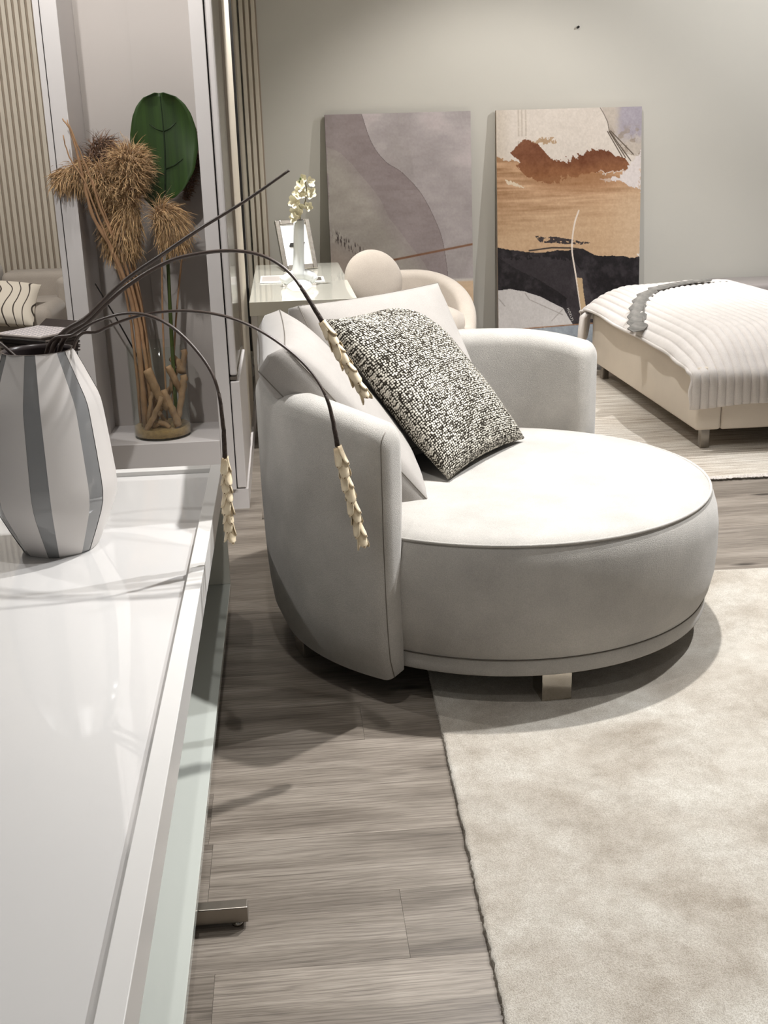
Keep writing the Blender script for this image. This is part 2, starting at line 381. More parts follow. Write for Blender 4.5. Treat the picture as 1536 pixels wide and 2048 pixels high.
nb('back_panel', -0.584, -0.312, 5.132, 5.155, 0.10, 2.7, 'cab_grey')
nb('top_panel', -0.805, -0.312, 4.772, 5.14, 2.60, 2.7, 'cab_white')

t = thing('wardrobe', 'white wardrobe run seen edge-on to the right of the niche', 'wardrobe', (-0.4, 6.5, 0))
def wb(name, x0, x1, y0, y1, z0, z1, mat, bev=0.0): return box(name, (x0 + 0.4, y0 - 6.5, z0), (x1 + 0.4, y1 - 6.5, z1), mat, t, bev)
wb('carcass', -0.88, -0.256, 5.16, 8.28, 0.0, 2.7, 'cab_white')
wb('plinth', -0.256, -0.206, 5.142, 8.28, 0.0, 0.088, 'cab_white')
dr = wb('drawer', -0.252, -0.213, 4.785, 5.60, 0.095, 0.565, 'cab_white', 0.004)
box('pull_lip', (-0.252 + 0.4, 4.79 - 6.5, 0.572), (-0.222 + 0.4, 5.60 - 6.5, 0.586), 'smoke', dr)
wb('door_edge', -0.252, -0.222, 4.785, 4.83, 0.59, 2.7, 'cab_white', 0.008)
wb('door', -0.250, -0.226, 4.832, 5.58, 0.59, 2.7, 'smoke', 0.003)
wb('door', -0.252, -0.216, 5.61, 6.50, 0.095, 2.7, 'slat', 0.003)
wb('handle_strip', -0.252, -0.203, 6.505, 6.56, 0.40, 2.7, 'black', 0.004)
wb('mirror_door', -0.252, -0.216, 6.57, 8.27, 0.095, 2.7, 'mirror', 0.002)

# ---------------------------------------------------------------- rugs
def rug(name, label, w, h, thick, mat, loc, rz, amp, nx, ny, seed):
    t = thing(name, label, 'rug', loc, rz)
    N = vnoise((ny, nx), 6, 6, seed, 5, 0.6)
    xs = np.linspace(-w / 2, w / 2, nx); ys = np.linspace(-h / 2, h / 2, ny)
    X, Y = np.meshgrid(xs, ys); Z = thick + amp * (N - 0.5)
    X = X + 0.0015 * rng.standard_normal(X.shape) * ((np.abs(X) > w / 2 - 0.004)); vs = np.stack([X, Y, Z], -1).reshape(-1, 3).tolist()
    fs = [(j * nx + i, j * nx + i + 1, (j + 1) * nx + i + 1, (j + 1) * nx + i) for j in range(ny - 1) for i in range(nx - 1)]
    rim = [i for i in range(nx)] + [j * nx + nx - 1 for j in range(1, ny)] + [(ny - 1) * nx + i for i in range(nx - 2, -1, -1)] + [j * nx for j in range(ny - 2, 0, -1)]
    b = len(vs)
    for i in rim: vs.append((vs[i][0], vs[i][1], 0.0))
    m = len(rim)
    for k in range(m): fs.append((rim[k], b + k, b + (k + 1) % m, rim[(k + 1) % m]))
    link('pile', mesh('pile', vs, fs), mat, t, smooth=True)
    return t
def tufts(name, P0, P1, n, ln, out, mat, parent, seed, w=0.004):
    g = np.random.default_rng(seed); vs, fs = [], []
    P0, P1, out = np.array(P0), np.array(P1), np.array(out)
    d = (P1 - P0) / np.linalg.norm(P1 - P0)
    for i in range(n):
        p = P0 + (P1 - P0) * g.random(); q = p + out * ln * g.uniform(0.4, 1.0) + d * g.uniform(-0.006, 0.006)
        q = q + np.array([0, 0, g.uniform(-0.004, 0.004)]); b = len(vs)
        vs += [p - d * w / 2, p + d * w / 2, p + np.array([0, 0, w]), q]
        fs += [(b, b + 1, b + 3), (b + 1, b + 2, b + 3), (b + 2, b, b + 3)]
    o = link(name, mesh(name, vs, fs), mat, parent); o['kind'] = 'stuff'; return o
r1 = rug('pile_rug', 'large pale beige mottled pile rug under the round chair', 2.6, 3.0, 0.013, 'rug', (1.64, 2.20, 0.0), R(-1.7), 0.004, 260, 300, 11)
tufts('edge_tufts', (-1.298, -1.49, 0.006), (-1.298, 1.49, 0.006), 2600, 0.006, (-1, 0, 0), 'rug', r1, 3)
r2 = rug('woven_rug', 'grey and white striped woven rug beneath the bed', 3.3, 2.62, 0.012, 'bedrug', (2.95, 6.145, 0.0), R(0.0), 0.003, 120, 160, 12)
tufts('fringe', (-1.65, -1.31, 0.008), (1.65, -1.31, 0.008), 1300, 0.026, (0, -1, 0.25), 'blanket', r2, 4, 0.014)
tufts('fringe', (-1.65, 1.31, 0.008), (1.65, 1.31, 0.008), 900, 0.022, (0, 1, 0.1), 'blanket', r2, 5, 0.008)

# ---------------------------------------------------------------- coffee table (left foreground)
TX0, TX1, TY0, TY1 = -1.40, -0.236, 0.45, 3.625
t = thing('coffee_table', 'long glossy white coffee table with inset glass top and chrome feet', 'table', (-0.82, 2.0, 0))
def tb(name, x0, x1, y0, y1, z0, z1, mat, bev=0.0015): return box(name, (x0 + 0.82, y0 - 2.0, z0), (x1 + 0.82, y1 - 2.0, z1), mat, t, bev)
fw = 0.037
tb('frame_rail', TX1 - fw, TX1, TY0, TY1, 0.440, 0.520, 'white_lacquer')
tb('frame_rail', TX0, TX0 + fw, TY0, TY1, 0.440, 0.520, 'white_lacquer')
tb('frame_rail', TX0 + fw, TX1 - fw, TY1 - 0.042, TY1, 0.440, 0.520, 'white_lacquer')
tb('frame_rail', TX0 + fw, TX1 - fw, TY0, TY0 + 0.042, 0.440, 0.520, 'white_lacquer')
tb('glass_top', TX0 + fw + 0.001, TX1 - fw - 0.001, TY0 + 0.043, TY1 - 0.043, 0.496, 0.505, 'tabletop', 0.0)
tb('top_board', TX0 + fw, TX1 - fw, TY0 + 0.042, TY1 - 0.042, 0.455, 0.496, 'white_lacquer', 0)
tb('end_panel', TX0, TX1, TY1 - 0.022, TY1, 0.107, 0.440, 'gloss_white')
tb('end_panel', TX0, TX1, TY0, TY0 + 0.022, 0.107, 0.440, 'gloss_white')
tb('inner_panel', -0.90, -0.88, TY0 + 0.022, TY1 - 0.022, 0.107, 0.440, 'gloss_white', 0)
tb('shelf', TX0, TX1, TY0, TY1, 0.082, 0.107, 'shelf')
for y in (1.965, 0.62):
    f = tb('foot_bar', -1.49, -0.142, y - 0.014, y + 0.014, 0.012, 0.048, 'steel', 0.002)
    for x in (-0.165, -1.46):
        lathe('levelling_foot', [(0, 0), (0.011, 0), (0.011, 0.006), (0.005, 0.008), (0.005, 0.013), (0, 0.013)], 'chrome', f, 16, (x + 0.82, y - 2.0, 0.0))
    tb('foot_post', -0.86, -0.80, y - 0.012, y + 0.012, 0.046, 0.083, 'steel', 0)

# ---------------------------------------------------------------- striped vase with drooping stems
VX, VY, VZ = -0.632, 2.925, 0.505
t = thing('striped_vase', 'big faceted white vase with vertical grey stripes on the table', 'vase', (VX, VY, VZ))
prof = [(0.094, 0.0), (0.100, 0.006), (0.130, 0.070), (0.151, 0.118), (0.1595, 0.145), (0.1630, 0.172), (0.1625, 0.200), (0.155, 0.290), (0.1475, 0.368), (0.1440, 0.394), (0.1375, 0.416), (0.128, 0.438), (0.110, 0.480), (0.092, 0.520), (0.090, 0.528)]
NS = 7
def sect(a0, a1, k0, inset, name, mat, n):
    vs, fs = [], []
    for j, (r, z) in enumerate(prof):
        p0 = np.array([math.cos(a0), math.sin(a0)]) * r; p1 = np.array([math.cos(a1), math.sin(a1)]) * r
        for i in range(n + 1):
            q = p0 + (p1 - p0) * i / n; nq = q / np.linalg.norm(q)
            q = q + (nq * r - q) * 0.55 - nq * inset; vs.append((q[0], q[1], z))
    m = n + 1
    for j in range(len(prof) - 1):
        for i in range(n): fs.append((j * m + i, j * m + i + 1, (j + 1) * m + i + 1, (j + 1) * m + i))
    o = link(name, mesh(name, vs, fs), mat, t); autosmooth(o, 40); return o
for k in range(NS):
    a = R(-90.5 + 360 / NS * k); hw = R(8.2)
    sect(a - hw, a + hw, k, 0.0012, 'grey_stripe', 'vase_grey', 3)
    sect(a + hw, a + 2 * math.pi / NS - hw, k, 0.0, 'white_panel', 'vase_white', 8)
lathe('inner_wall', [(0.0, 0.012), (0.088, 0.012), (0.150, 0.14), (0.138, 0.392), (0.085, 0.516), (0.084, 0.528), (0.090, 0.528)], 'vase_in', t, 42)
lathe('base_disc', [(0, 0.0), (0.092, 0.0), (0.096, 0.004), (0.0, 0.010)], 'vase_grey', t, 42)

def bract_me():
    vs, fs = [], []; n, m = 5, 6
    for sgn, th in ((1, 0.0013), (-1, -0.0)):
        for j in range(m + 1):
            v = j / m; w = 0.0122 * (0.55 + 0.75 * math.sin(math.pi * min(1, 0.25 + 0.55 * v))) * (1 if v < 0.8 else math.sqrt(max(0.0, 1 - ((v - 0.8) / 0.2) ** 2)) * 0.93 + 0.07)
            for i in range(n):
                u = (i / (n - 1)) * 2 - 1; x = u * w * 0.72; y = 0.0035 + 0.0105 * v ** 1.6 + 0.005 * (1 - u * u) * (1 - 0.45 * v) + th
                vs.append((x, y, -v * 0.047))
    k = n * (m + 1)
    for b in (0, k):
        for j in range(m):
            for i in range(n - 1):
                f = (b + j * n + i, b + j * n + i + 1, b + (j + 1) * n + i + 1, b + (j + 1) * n + i); fs.append(f if b else tuple(reversed(f)))
    rim = [i for i in range(n)] + [j * n + n - 1 for j in range(1, m + 1)] + [m * n + i for i in range(n - 2, -1, -1)] + [j * n for j in range(m - 1, 0, -1)]
    for a in range(len(rim)):
        p, q = rim[a], rim[(a + 1) % len(rim)]; fs.append((p, q, q + k, p + k))
    me = mesh('bract', vs, fs); me.materials.append(MT['scale'])
    for p in me.polygons: p.use_smooth = True
    return me
BR = bract_me()
def stem(label, pts, r0, r1, tip=None, bark_from=None):
    t = thing('dried_stem', label, 'dried stem', pts[0], group=None)
    O = np.array(pts[0]); P = catmull(pts, 7); n = len(P)
    rad = [r0 + (r1 - r0) * i / (n - 1) for i in range(n)]
    if bark_from:
        k = int(n * bark_from); rad2 = [rad[k] + (0.0062 - rad[k]) * (i - k) / (n - 1 - k) for i in range(k, n)]
        tube('stalk', [p - O for p in P[:k + 1]], rad[:k + 1], 'stem', t, 8, 0.75)
        tube('bark_tip', [p - O + np.array([random.uniform(-.0008, .0008), 0, 0]) for p in P[k:]], rad2, 'bark', t, 8)
    else: tube('stalk', [p - O for p in P], rad, 'stem', t, 8, 0.75)
    if tip:
        A, B = np.array(tip[0]), np.array(tip[1]); d = B - A; L = np.linalg.norm(d); d /= L
        tube('core', [A - O, B - O - d * 0.012], 0.0045, 'scale', t, 8)
        zq = Vector(-d).to_track_quat('Z', 'Y'); tiers = 8
        for j in range(tiers):
            c = A + d * (L - 0.040) * j / (tiers - 1)
            for q in range(3):
                ang = j * 1.05 + q * 2 * math.pi / 3 + random.uniform(-.15, .15); sc = random.uniform(0.85, 1.12)
                o = link('bract', BR, None, t)
                o.matrix_local = Matrix.Translation(Vector(c - O) + Vector(-d) * random.uniform(-.004, .004)) @ zq.to_matrix().to_4x4() @ Matrix.Rotation(ang, 4, 'Z') @ Matrix.Diagonal((sc, sc, sc, 1))
    return t
base = [(-0.632, 2.925, 0.56)]
stem('long bare dark stem rising highest and rightmost from the striped vase', [(-0.66, 2.93, 0.62), (-0.604, 2.93, 1.01), (-0.491, 2.92, 1.115), (-0.394, 2.90, 1.198), (-0.286, 2.86, 1.266), (-0.195, 2.82, 1.322), (-0.083, 2.78, 1.384), (0.024, 2.74, 1.451)], 0.0095, 0.0042)
stem('arched dark stem whose cream bracts hang over the tweed pillow', [(-0.64, 2.94, 0.62), (-0.589, 2.95, 1.006), (-0.498, 2.95, 1.098), (-0.402, 2.95, 1.176), (-0.297, 2.95, 1.233), (-0.207, 2.93, 1.255), (-0.119, 2.9, 1.261), (-0.045, 2.86, 1.248), (0.012, 2.83, 1.211), (0.05, 2.8, 1.158), (0.087, 2.78, 1.093)], 0.0085, 0.0042, ((0.087, 2.78, 1.093), (0.188, 2.74, 0.904)), 0.86)
stem('shortest arched stem with cream bracts hanging past the table corner', [(-0.66, 2.91, 0.62), (-0.61, 2.90, 1.016), (-0.524, 2.87, 1.076), (-0.455, 2.84, 1.112), (-0.37, 2.8, 1.131), (-0.29, 2.76, 1.111), (-0.223, 2.74, 1.049), (-0.179, 2.72, 0.972), (-0.167, 2.71, 0.865), (-0.168, 2.71, 0.784)], 0.006, 0.0040, ((-0.168, 2.71, 0.784), (-0.171, 2.7, 0.569)), 0.80)
stem('arched stem with cream bracts hanging before the round chair arm', [(-0.62, 2.93, 0.62), (-0.547, 2.93, 1.021), (-0.469, 2.91, 1.075), (-0.375, 2.88, 1.111), (-0.272, 2.84, 1.127), (-0.173, 2.8, 1.121), (-0.089, 2.77, 1.094), (-0.008, 2.74, 1.043), (0.055, 2.72, 0.979), (0.091, 2.7, 0.905), (0.107, 2.69, 0.803)], 0.0055, 0.0038, ((0.107, 2.69, 0.803), (0.161, 2.67, 0.548)), 0.86)
stem('dark stem bending left out of the striped vase', [(-0.59, 2.93, 0.62), (-0.645, 2.91, 0.94), (-0.700, 2.89, 1.045), (-0.77, 2.87, 1.10), (-0.88, 2.85, 1.16)], 0.007, 0.0045)

# ---------------------------------------------------------------- round upholstered chair
def shell_data(a0, a1, Ro, Ri, z0, z1, rt, er, nA=64, droop=0.0, dl=0.3):
    def ring(a, e, zt):
        pts = []; rt_ = rt
        zs = np.linspace(z0 + e, zt - rt_, 12)
        for z in zs: pts.append((Ro(z) - e, z))
        ro, ri = Ro(zt) - e, Ri(zt) + e; r = min(rt_, (ro - ri) / 2 * 0.98); top = zt - e * 0.6
        for k in range(1, 7):
            q = math.pi / 2 * k / 6; pts.append((ro - r + r * math.cos(q), zt - rt_ + (top - zt + rt_) * math.sin(q)))
        for k in range(0, 7):
            q = math.pi / 2 * (1 - k / 6); pts.append((ri + r - r * math.cos(q), zt - rt_ + (top - zt + rt_) * math.sin(q)))
        for z in zs[::-1][1:]: pts.append((Ri(z) + e, z))
        return [(p[0] * math.cos(a), p[0] * math.sin(a), p[1]) for p in pts]
    rings = []; rm = (Ro(0.5 * (z0 + z1)) + Ri(0.5 * (z0 + z1))) / 2
    def zt(a):
        s = min(a - a0, a1 - a) * rm; return z1 - droop * max(0, 1 - max(s, 0) / dl) ** 2
    for k in range(6, 0, -1):
        q = math.pi / 2 * k / 6; rings.append(ring(a0 - er * math.sin(q) / rm, er * (1 - math.cos(q)), zt(a0) - er * 0.5 * (1 - math.cos(q))))
    for i in range(nA + 1):
        a = a0 + (a1 - a0) * i / nA; rings.append(ring(a, 0, zt(a)))
    for k in range(1, 7):
        q = math.pi / 2 * k / 6; rings.append(ring(a1 + er * math.sin(q) / rm, er * (1 - math.cos(q)), zt(a1) - er * 0.5 * (1 - math.cos(q))))
    m = len(rings[0]); vs = [p for r in rings for p in r]; fs = []
    for i in range(len(rings) - 1):
        for j in range(m):
            k = (j + 1) % m; fs.append((i * m + j, (i + 1) * m + j, (i + 1) * m + k, i * m + k))
    fs.append(tuple(range(m))); fs.append(tuple(reversed(range((len(rings) - 1) * m, len(rings) * m))))
    return vs, fs, rings
def shell(name, mat, parent, *a, **k):
    vs, fs, rings = shell_data(*a, **k); me = mesh(name, vs, fs); bm = bmesh.new(); bm.from_mesh(me)
    bmesh.ops.recalc_face_normals(bm, faces=bm.faces); bm.to_mesh(me); bm.free()
    o = link(name, me, mat, parent); autosmooth(o, 50); return o, rings
CX, CY = 0.65, 3.44
t = thing('round_chair', 'large round greige velvet chair with wraparound back on the rug', 'armchair', (CX, CY, 0))
def Ro(z): return float(np.interp(z, [0.07, 0.10, 0.16, 0.30, 0.50, 0.75, 0.85], [0.708, 0.726, 0.742, 0.752, 0.757, 0.757, 0.757]))
def Ri(z): return float(np.interp(z, [0.07, 0.45, 0.60, 0.85], [0.640, 0.640, 0.628, 0.630]))
sh, rings = shell('backrest', 'sofa', t, R(54), R(232.5), Ro, Ri, 0.074, 0.848, 0.055, 0.045, 72, 0.035, 0.30)
for rg in (rings[3], rings[-4]):
    m = len(rg); half = [Vector(p) for p in rg]
    c = sum(half, Vector()) / m
    pts = []
    for p in half[:16]:
        d = Vector((p.x, p.y, 0)).normalized(); pts.append(p + d * 0.0006)
    tube('seam', [tuple(p) for p in pts], 0.0014, 'sofa_seam', t, 5)
lathe('base_band', [(0, 0.095), (0.640, 0.095), (0.650, 0.099), (0.652, 0.105), (0.653, 0.142), (0.648, 0.149), (0.0, 0.15)], 'sofa', t, 120)
lathe('seat_cushion', [(0.0, 0.146), (0.640, 0.146), (0.652, 0.150), (0.664, 0.175), (0.676, 0.23), (0.681, 0.30), (0.680, 0.37), (0.673, 0.42), (0.662, 0.455), (0.652, 0.474), (0.648, 0.478), (0.640, 0.4845), (0.615, 0.494), (0.56, 0.503), (0.45, 0.508), (0.25, 0.510), (0.0, 0.510)], 'sofa', t, 144)
lathe('piping', [(0.6505 + 0.0048 * math.cos(a), 0.4795 + 0.0048 * math.sin(a)) for a in np.linspace(0, 2 * math.pi, 9)[:-1]], 'sofa', t, 144, close=True)
lathe('base_seam', [(0.6525 + 0.0016 * math.cos(a), 0.147 + 0.0016 * math.sin(a)) for a in np.linspace(0, 2 * math.pi, 7)[:-1]], 'sofa_seam', t, 144, close=True)
for a in (-86, 10, 100, 196):
    rl = 0.055 if a == 196 else 0.0
    o = box('leg', (0.545 + rl, -0.043, 0.0), (0.637 + rl, 0.043, 0.097), 'chrome', t, 0.002); o.rotation_euler = (0, 0, R(a))
    if a == -86: o['label'] = 'square chrome leg'

# ---------------------------------------------------------------- cushions
def pillow_me(name, w, h, T, tg, n=44, pull=0.05, p=2.4, q=0.5, wr=0.006, seed=1, dent=None):
    g = np.linspace(-1, 1, n); U, V = np.meshgrid(g, g)
    X = w / 2 * U * (1 - pull * (1 - V ** 2)); Y = h / 2 * V * (1 - pull * (1 - U ** 2))
    sh_ = ((1 - np.abs(U) ** p) * (1 - np.abs(V) ** p)) ** q
    vs = []; N1 = vnoise((n, n), 3, 3, seed, 4, 0.55) - 0.5; N2 = vnoise((n, n), 3, 3, seed + 9, 4, 0.55) - 0.5
    edge = np.clip(sh_ * 2.5, 0, 1)
    zt = tg / 2 + (T - tg) / 2 * sh_ + wr * 2 * N1 * edge; zb = -tg / 2 - (T - tg) / 2 * sh_ - wr * 2 * N2 * edge
    if dent is not None: zt = zt - dent[0] * np.exp(-(((U - dent[1]) / 0.5) ** 2 + ((V - dent[2]) / 0.5) ** 2))
    vs = np.concatenate([np.stack([X, Y, zt], -1).reshape(-1, 3), np.stack([X, Y, zb], -1).reshape(-1, 3)])
    fs = []; k = n * n
    for j in range(n - 1):
        for i in range(n - 1):
            a = j * n + i; fs.append((a, a + 1, a + n + 1, a + n)); fs.append((k + a, k + a + n, k + a + n + 1, k + a + 1))
    rim = [i for i in range(n)] + [j * n + n - 1 for j in range(1, n)] + [(n - 1) * n + i for i in range(n - 2, -1, -1)] + [j * n for j in range(n - 2, 0, -1)]
    m = len(rim); band = []
    b0 = len(vs); ex = []
    for i in rim:                     # bulged side band
        c = (vs[i] + vs[k + i]) / 2; d = np.array([c[0], c[1], 0]); d /= np.linalg.norm(d); ex.append(c + d * tg * 0.22)
    vs = np.concatenate([vs, np.array(ex)])
    for a in range(m):
        b = (a + 1) % m
        fs.append((rim[a], b0 + a, b0 + b, rim[b])); fs.append((b0 + a, k + rim[a], k + rim[b], b0 + b))
    me = mesh(name, vs, fs); bm = bmesh.new(); bm.from_mesh(me); bmesh.ops.recalc_face_normals(bm, faces=bm.faces); bm.to_mesh(me); bm.free()
    for pg in me.polygons: pg.use_smooth = True
    def arc(c, z): return np.concatenate([[0], np.cumsum(np.hypot(np.diff(c), np.diff(z)))])
    m_ = n // 2; sx = arc(X[m_], zt[m_]); sy = arc(Y[:, m_], zt[:, m_]); SX, SY = np.meshgrid(sx, sy)
    uvv = np.concatenate([np.stack([SX, SY], -1).reshape(-1, 2)] * 2 + [np.array([[SX.flat[i] + .004, SY.flat[i] + .004] for i in rim])])
    ul = me.uv_layers.new(name='UVMap'); li = np.zeros(len(me.loops), np.int32); me.loops.foreach_get('vertex_index', li); ul.data.foreach_set('uv', uvv[li].astype(np.float32).reshape(-1))
    return me, [tuple(vs[i]) for i in rim], [tuple(vs[k + i]) for i in rim]
def frame_m(c, wdir, vdir):
    w = Vector(wdir).normalized(); v = Vector(vdir); v = (v - w * v.dot(w)).normalized(); n = w.cross(v)
    m = Matrix((w, v, n)).transposed().to_4x4(); m.translation = c; return m
def cushion(name, label, cat, mw, size, mat, seed, piping=None, **kw):
    t = bpy.data.objects.new(name, None); COL.objects.link(t); t.matrix_world = mw; tag(t, label, cat)
    me, r1, r2 = pillow_me('cover', *size, seed=seed, **kw); link('cover', me, mat, t)
    if piping:
        for r in ((r1, r2) if size[3] > 0.03 else (r1,)):
            tube('seam', list(r) + [r[0], r[1]], 0.0016, piping, t, 5)
    return t
# tall back cushion reclining on the chair's left arm
wv = Vector((-0.02, 1.0, 0.05)).normalized(); vv = Vector((-0.405, 0.07, 0.49)).normalized()
p2 = Vector((0.395, 3.11, 0.505))
cushion('back_cushion', 'pale grey boxed back cushion reclining on the left arm nearest the camera', 'cushion', frame_m(p2 + wv * 0.28 + vv * 0.315 + wv.cross(vv) * -0.06, wv, vv), (0.56, 0.62, 0.21, 0.10), 'cush', 21, 'sofa_seam', pull=0.03, p=3.0, q=0.5)
wv = Vector((0.83, 0.55, 0.03)).normalized(); vv = Vector((-0.36, 0.40, 0.84)).normalized()
cushion('back_cushion', 'pale grey back cushion standing behind the tweed pillow', 'cushion', frame_m(Vector((0.36, 3.78, 0.765)), wv, vv), (0.60, 0.56, 0.22, 0.08), 'cush', 22, 'sofa_seam', pull=0.03, p=3.0, q=0.5)
wv = Vector((0.587, 0.81, 0)).normalized(); vv = Vector((-0.553, 0.40, 0.731)).normalized()
cushion('tweed_pillow', 'black and white tweed throw pillow leaning on the grey cushions', 'pillow', frame_m(Vector((0.458, 3.665, 0.752)), wv, vv), (0.55, 0.63, 0.19, 0.012), 'tweed', 23, None, pull=0.06, p=2.2, q=0.5, n=60)

# ---------------------------------------------------------------- dried arrangement in the niche
GX, GY, GZ = -0.567, 4.925, 0.315
t = thing('glass_cylinder_vase', 'clear glass cylinder vase with a layer of sand in the niche', 'vase', (GX, GY, GZ))
lathe('glass_wall', [(0, 0.0), (0.120, 0.0), (0.123, 0.004), (0.123, 0.40), (0.1215, 0.402), (0.1195, 0.40), (0.1195, 0.010), (0.0, 0.010)], 'glass', t, 64)
lathe('sand', [(0, 0.0105), (0.119, 0.0105), (0.119, 0.047), (0.10, 0.042), (0.06, 0.048), (0.03, 0.041), (0, 0.045)], 'sand', t, 48)
def rod(name, label, cat, pts, rad, mat, group=None, n=9, twist=0.0):
    O = np.array(pts[0]); P = catmull(pts, 5); m = len(P)
    if not hasattr(rad, '__len__'): rad = [rad, rad * 0.7]
    rs = [rad[0] + (rad[1] - rad[0]) * i / (m - 1) for i in range(m)]
    if twist: P = [p + rng.standard_normal(3) * twist for p in P]; rs = [r * random.uniform(0.88, 1.12) for r in rs]
    me = mesh(name, *tube_data([p - O for p in P], rs, n)); o = link(name, me, mat, None, tuple(O), smooth=True); return tag(o, label, cat, group)
B = 'branches in the glass vase'
rod('willow_branch', 'tan willow branch with the tip furthest left in the niche', 'branch', [(-0.632, 4.87, 0.37), (-0.63, 4.86, 0.704), (-0.64, 4.84, 0.917), (-0.69, 4.8, 1.125), (-0.751, 4.77, 1.267), (-0.769, 4.74, 1.421), (-0.791, 4.71, 1.58), (-0.816, 4.70, 1.63)], (0.0125, 0.0025), 'twig', B, 9, 0.001)
rod('willow_branch', 'straight tan willow branch crossing the left niche post', 'branch', [(-0.60, 4.88, 0.38), (-0.610, 4.87, 0.70), (-0.625, 4.85, 0.914), (-0.664, 4.82, 1.122), (-0.712, 4.78, 1.264), (-0.743, 4.74, 1.42), (-0.779, 4.70, 1.561), (-0.799, 4.69, 1.626)], (0.009, 0.002), 'twig', B, 9, 0.001)
rod('willow_branch', 'tan willow branch bowing outward below the brown plume', 'branch', [(-0.655, 4.90, 0.38), (-0.652, 4.88, 0.704), (-0.664, 4.85, 0.96), (-0.700, 4.79, 1.145), (-0.738, 4.75, 1.305), (-0.762, 4.72, 1.402), (-0.805, 4.70, 1.488), (-0.817, 4.69, 1.571)], (0.007, 0.002), 'twig', B, 9, 0.001)
rod('willow_branch', 'short thin tan branch right of the willow bundle', 'branch', [(-0.593, 4.9, 0.39), (-0.599, 4.9, 0.696), (-0.609, 4.88, 0.91), (-0.641, 4.85, 1.079), (-0.681, 4.81, 1.183), (-0.705, 4.78, 1.283), (-0.735, 4.75, 1.401)], (0.007, 0.002), 'twig', B, 9, 0.001)
rod('black_twig', 'thin black twig slanting left out of the glass vase', 'twig', [(-0.590, 4.93, 0.45), (-0.633, 4.95, 0.612), (-0.708, 4.93, 0.802), (-0.793, 4.92, 0.981)], (0.004, 0.003), 'darktwig', None, 6)
DW = [((-.604, 4.865, .62), (-.57, 4.86, .52), (-.530, 4.865, .44), .021), ((-.628, 4.842, .362), (-.60, 4.838, .40), (-.548, 4.835, .505), .0125),
      ((-.49, 4.862, .368), (-.515, 4.87, .44), (-.542, 4.88, .52), .017), ((-.455, 4.93, .575), (-.468, 4.91, .50), (-.495, 4.88, .39), .015),
      ((-.523, 4.93, .62), (-.50, 4.93, .56), (-.475, 4.94, .50), .016), ((-.448, 4.95, .68), (-.452, 4.95, .64), (-.462, 4.95, .585), .0135),
      ((-.647, 4.95, .50), (-.60, 4.92, .45), (-.535, 4.89, .362), .012), ((-.60, 4.87, .37), (-.565, 4.86, .385), (-.53, 4.86, .362), .012),
      ((-.65, 4.93, .62), (-.61, 4.95, .52), (-.58, 4.97, .40), .013), ((-.49, 4.97, .60), (-.53, 4.98, .50), (-.60, 4.97, .38), .015), ((-.62, 4.87, .37), (-.61, 4.865, .44), (-.59, 4.87, .52), .011), ((-.505, 4.99, .64), (-.47, 4.96, .61), (-.465, 4.93, .59), .02)]
DL = ['fattest driftwood stick, upright and leaning right in the glass vase', 'bent driftwood stick lowest at the front left of the glass', 'pale driftwood stick slanting up left at the front right', 'curved driftwood stick along the right side of the glass', 'thick driftwood stub beside the green leaf stalk', 'short upright driftwood peg sticking out at the right', 'thin driftwood stick slanting across the middle of the vase', 'small driftwood piece lying on the sand', 'driftwood stick at the back left of the glass', 'driftwood stick crossing at the back of the glass', 'small upright driftwood stick behind the bent front one', 'knobbly driftwood knot near the right rim']
for (a, b, c, r), lb in zip(DW, DL):
    rod('driftwood_stick', lb, 'driftwood', [a, b, c], (r, r * 0.85), 'drift', 'driftwood in the glass vase', 10, 0.0015)

def plume_me(path, n, ln, rad, seed, wd=0.0042):
    n = int(n * 1.6); rad *= 1.15
    g = np.random.default_rng(seed); P = catmull(path, 8); m = len(P); vs, fs = [], []
    for i in range(n):
        s = g.random() ** 0.9; k = min(int(s * (m - 1)), m - 2); p = P[k] + (P[k + 1] - P[k]) * (s * (m - 1) - k)
        tan = P[k + 1] - P[k]; tan /= np.linalg.norm(tan)
        d = g.standard_normal(3); d -= tan * d.dot(tan) * 0.6; d /= np.linalg.norm(d)
        prof_ = math.sin(math.pi * min(1, 0.18 + 0.80 * (1 - s))) ** 0.7
        p = p + d * rad * prof_ * g.random() ** 0.6 * 0.9; L = ln * (0.5 + 0.7 * g.random()) * (0.4 + 0.6 * prof_)
        dr = d * 0.65 + tan * 0.75; side = np.cross(dr, g.standard_normal(3)); side /= np.linalg.norm(side) + 1e-9
        q = p.copy(); b = len(vs); seg = 4
        for j in range(seg + 1):
            w = wd * (1 - 0.75 * j / seg) * (1 if j else 0.6); vs.append(q - side * w / 2); vs.append(q + side * w / 2)
            dr = dr + np.array([0, 0, -0.34]) + g.standard_normal(3) * 0.22; dr /= np.linalg.norm(dr); q = q + dr * L / seg
        for j in range(seg): fs.append((b + 2 * j, b + 2 * j + 1, b + 2 * j + 3, b + 2 * j + 2))
    return mesh('plume', vs, fs)
def pampas(label, stalk, path, n, ln, rad, seed, mat='plume'):
    O = np.array(stalk[0]); t = thing('pampas_grass', label, 'pampas grass', tuple(O), group='pampas plumes in the glass vase')
    tube('stalk', [p - O for p in catmull(stalk, 5)], 0.0042, 'twig', t, 7)
    link('plume', plume_me([np.array(p) - O for p in path], n, ln, rad, seed), mat, t)
    return t
pampas('tallest tan pampas plume in front of the green leaf', [(-.60, 4.93, .38), (-.61, 4.91, .8), (-.635, 4.885, 1.22), (-.60, 4.88, 1.40)], [(-.625, 4.88, 1.25), (-.612, 4.875, 1.36), (-.60, 4.87, 1.44), (-.592, 4.865, 1.50)], 2100, .085, .060, 31)
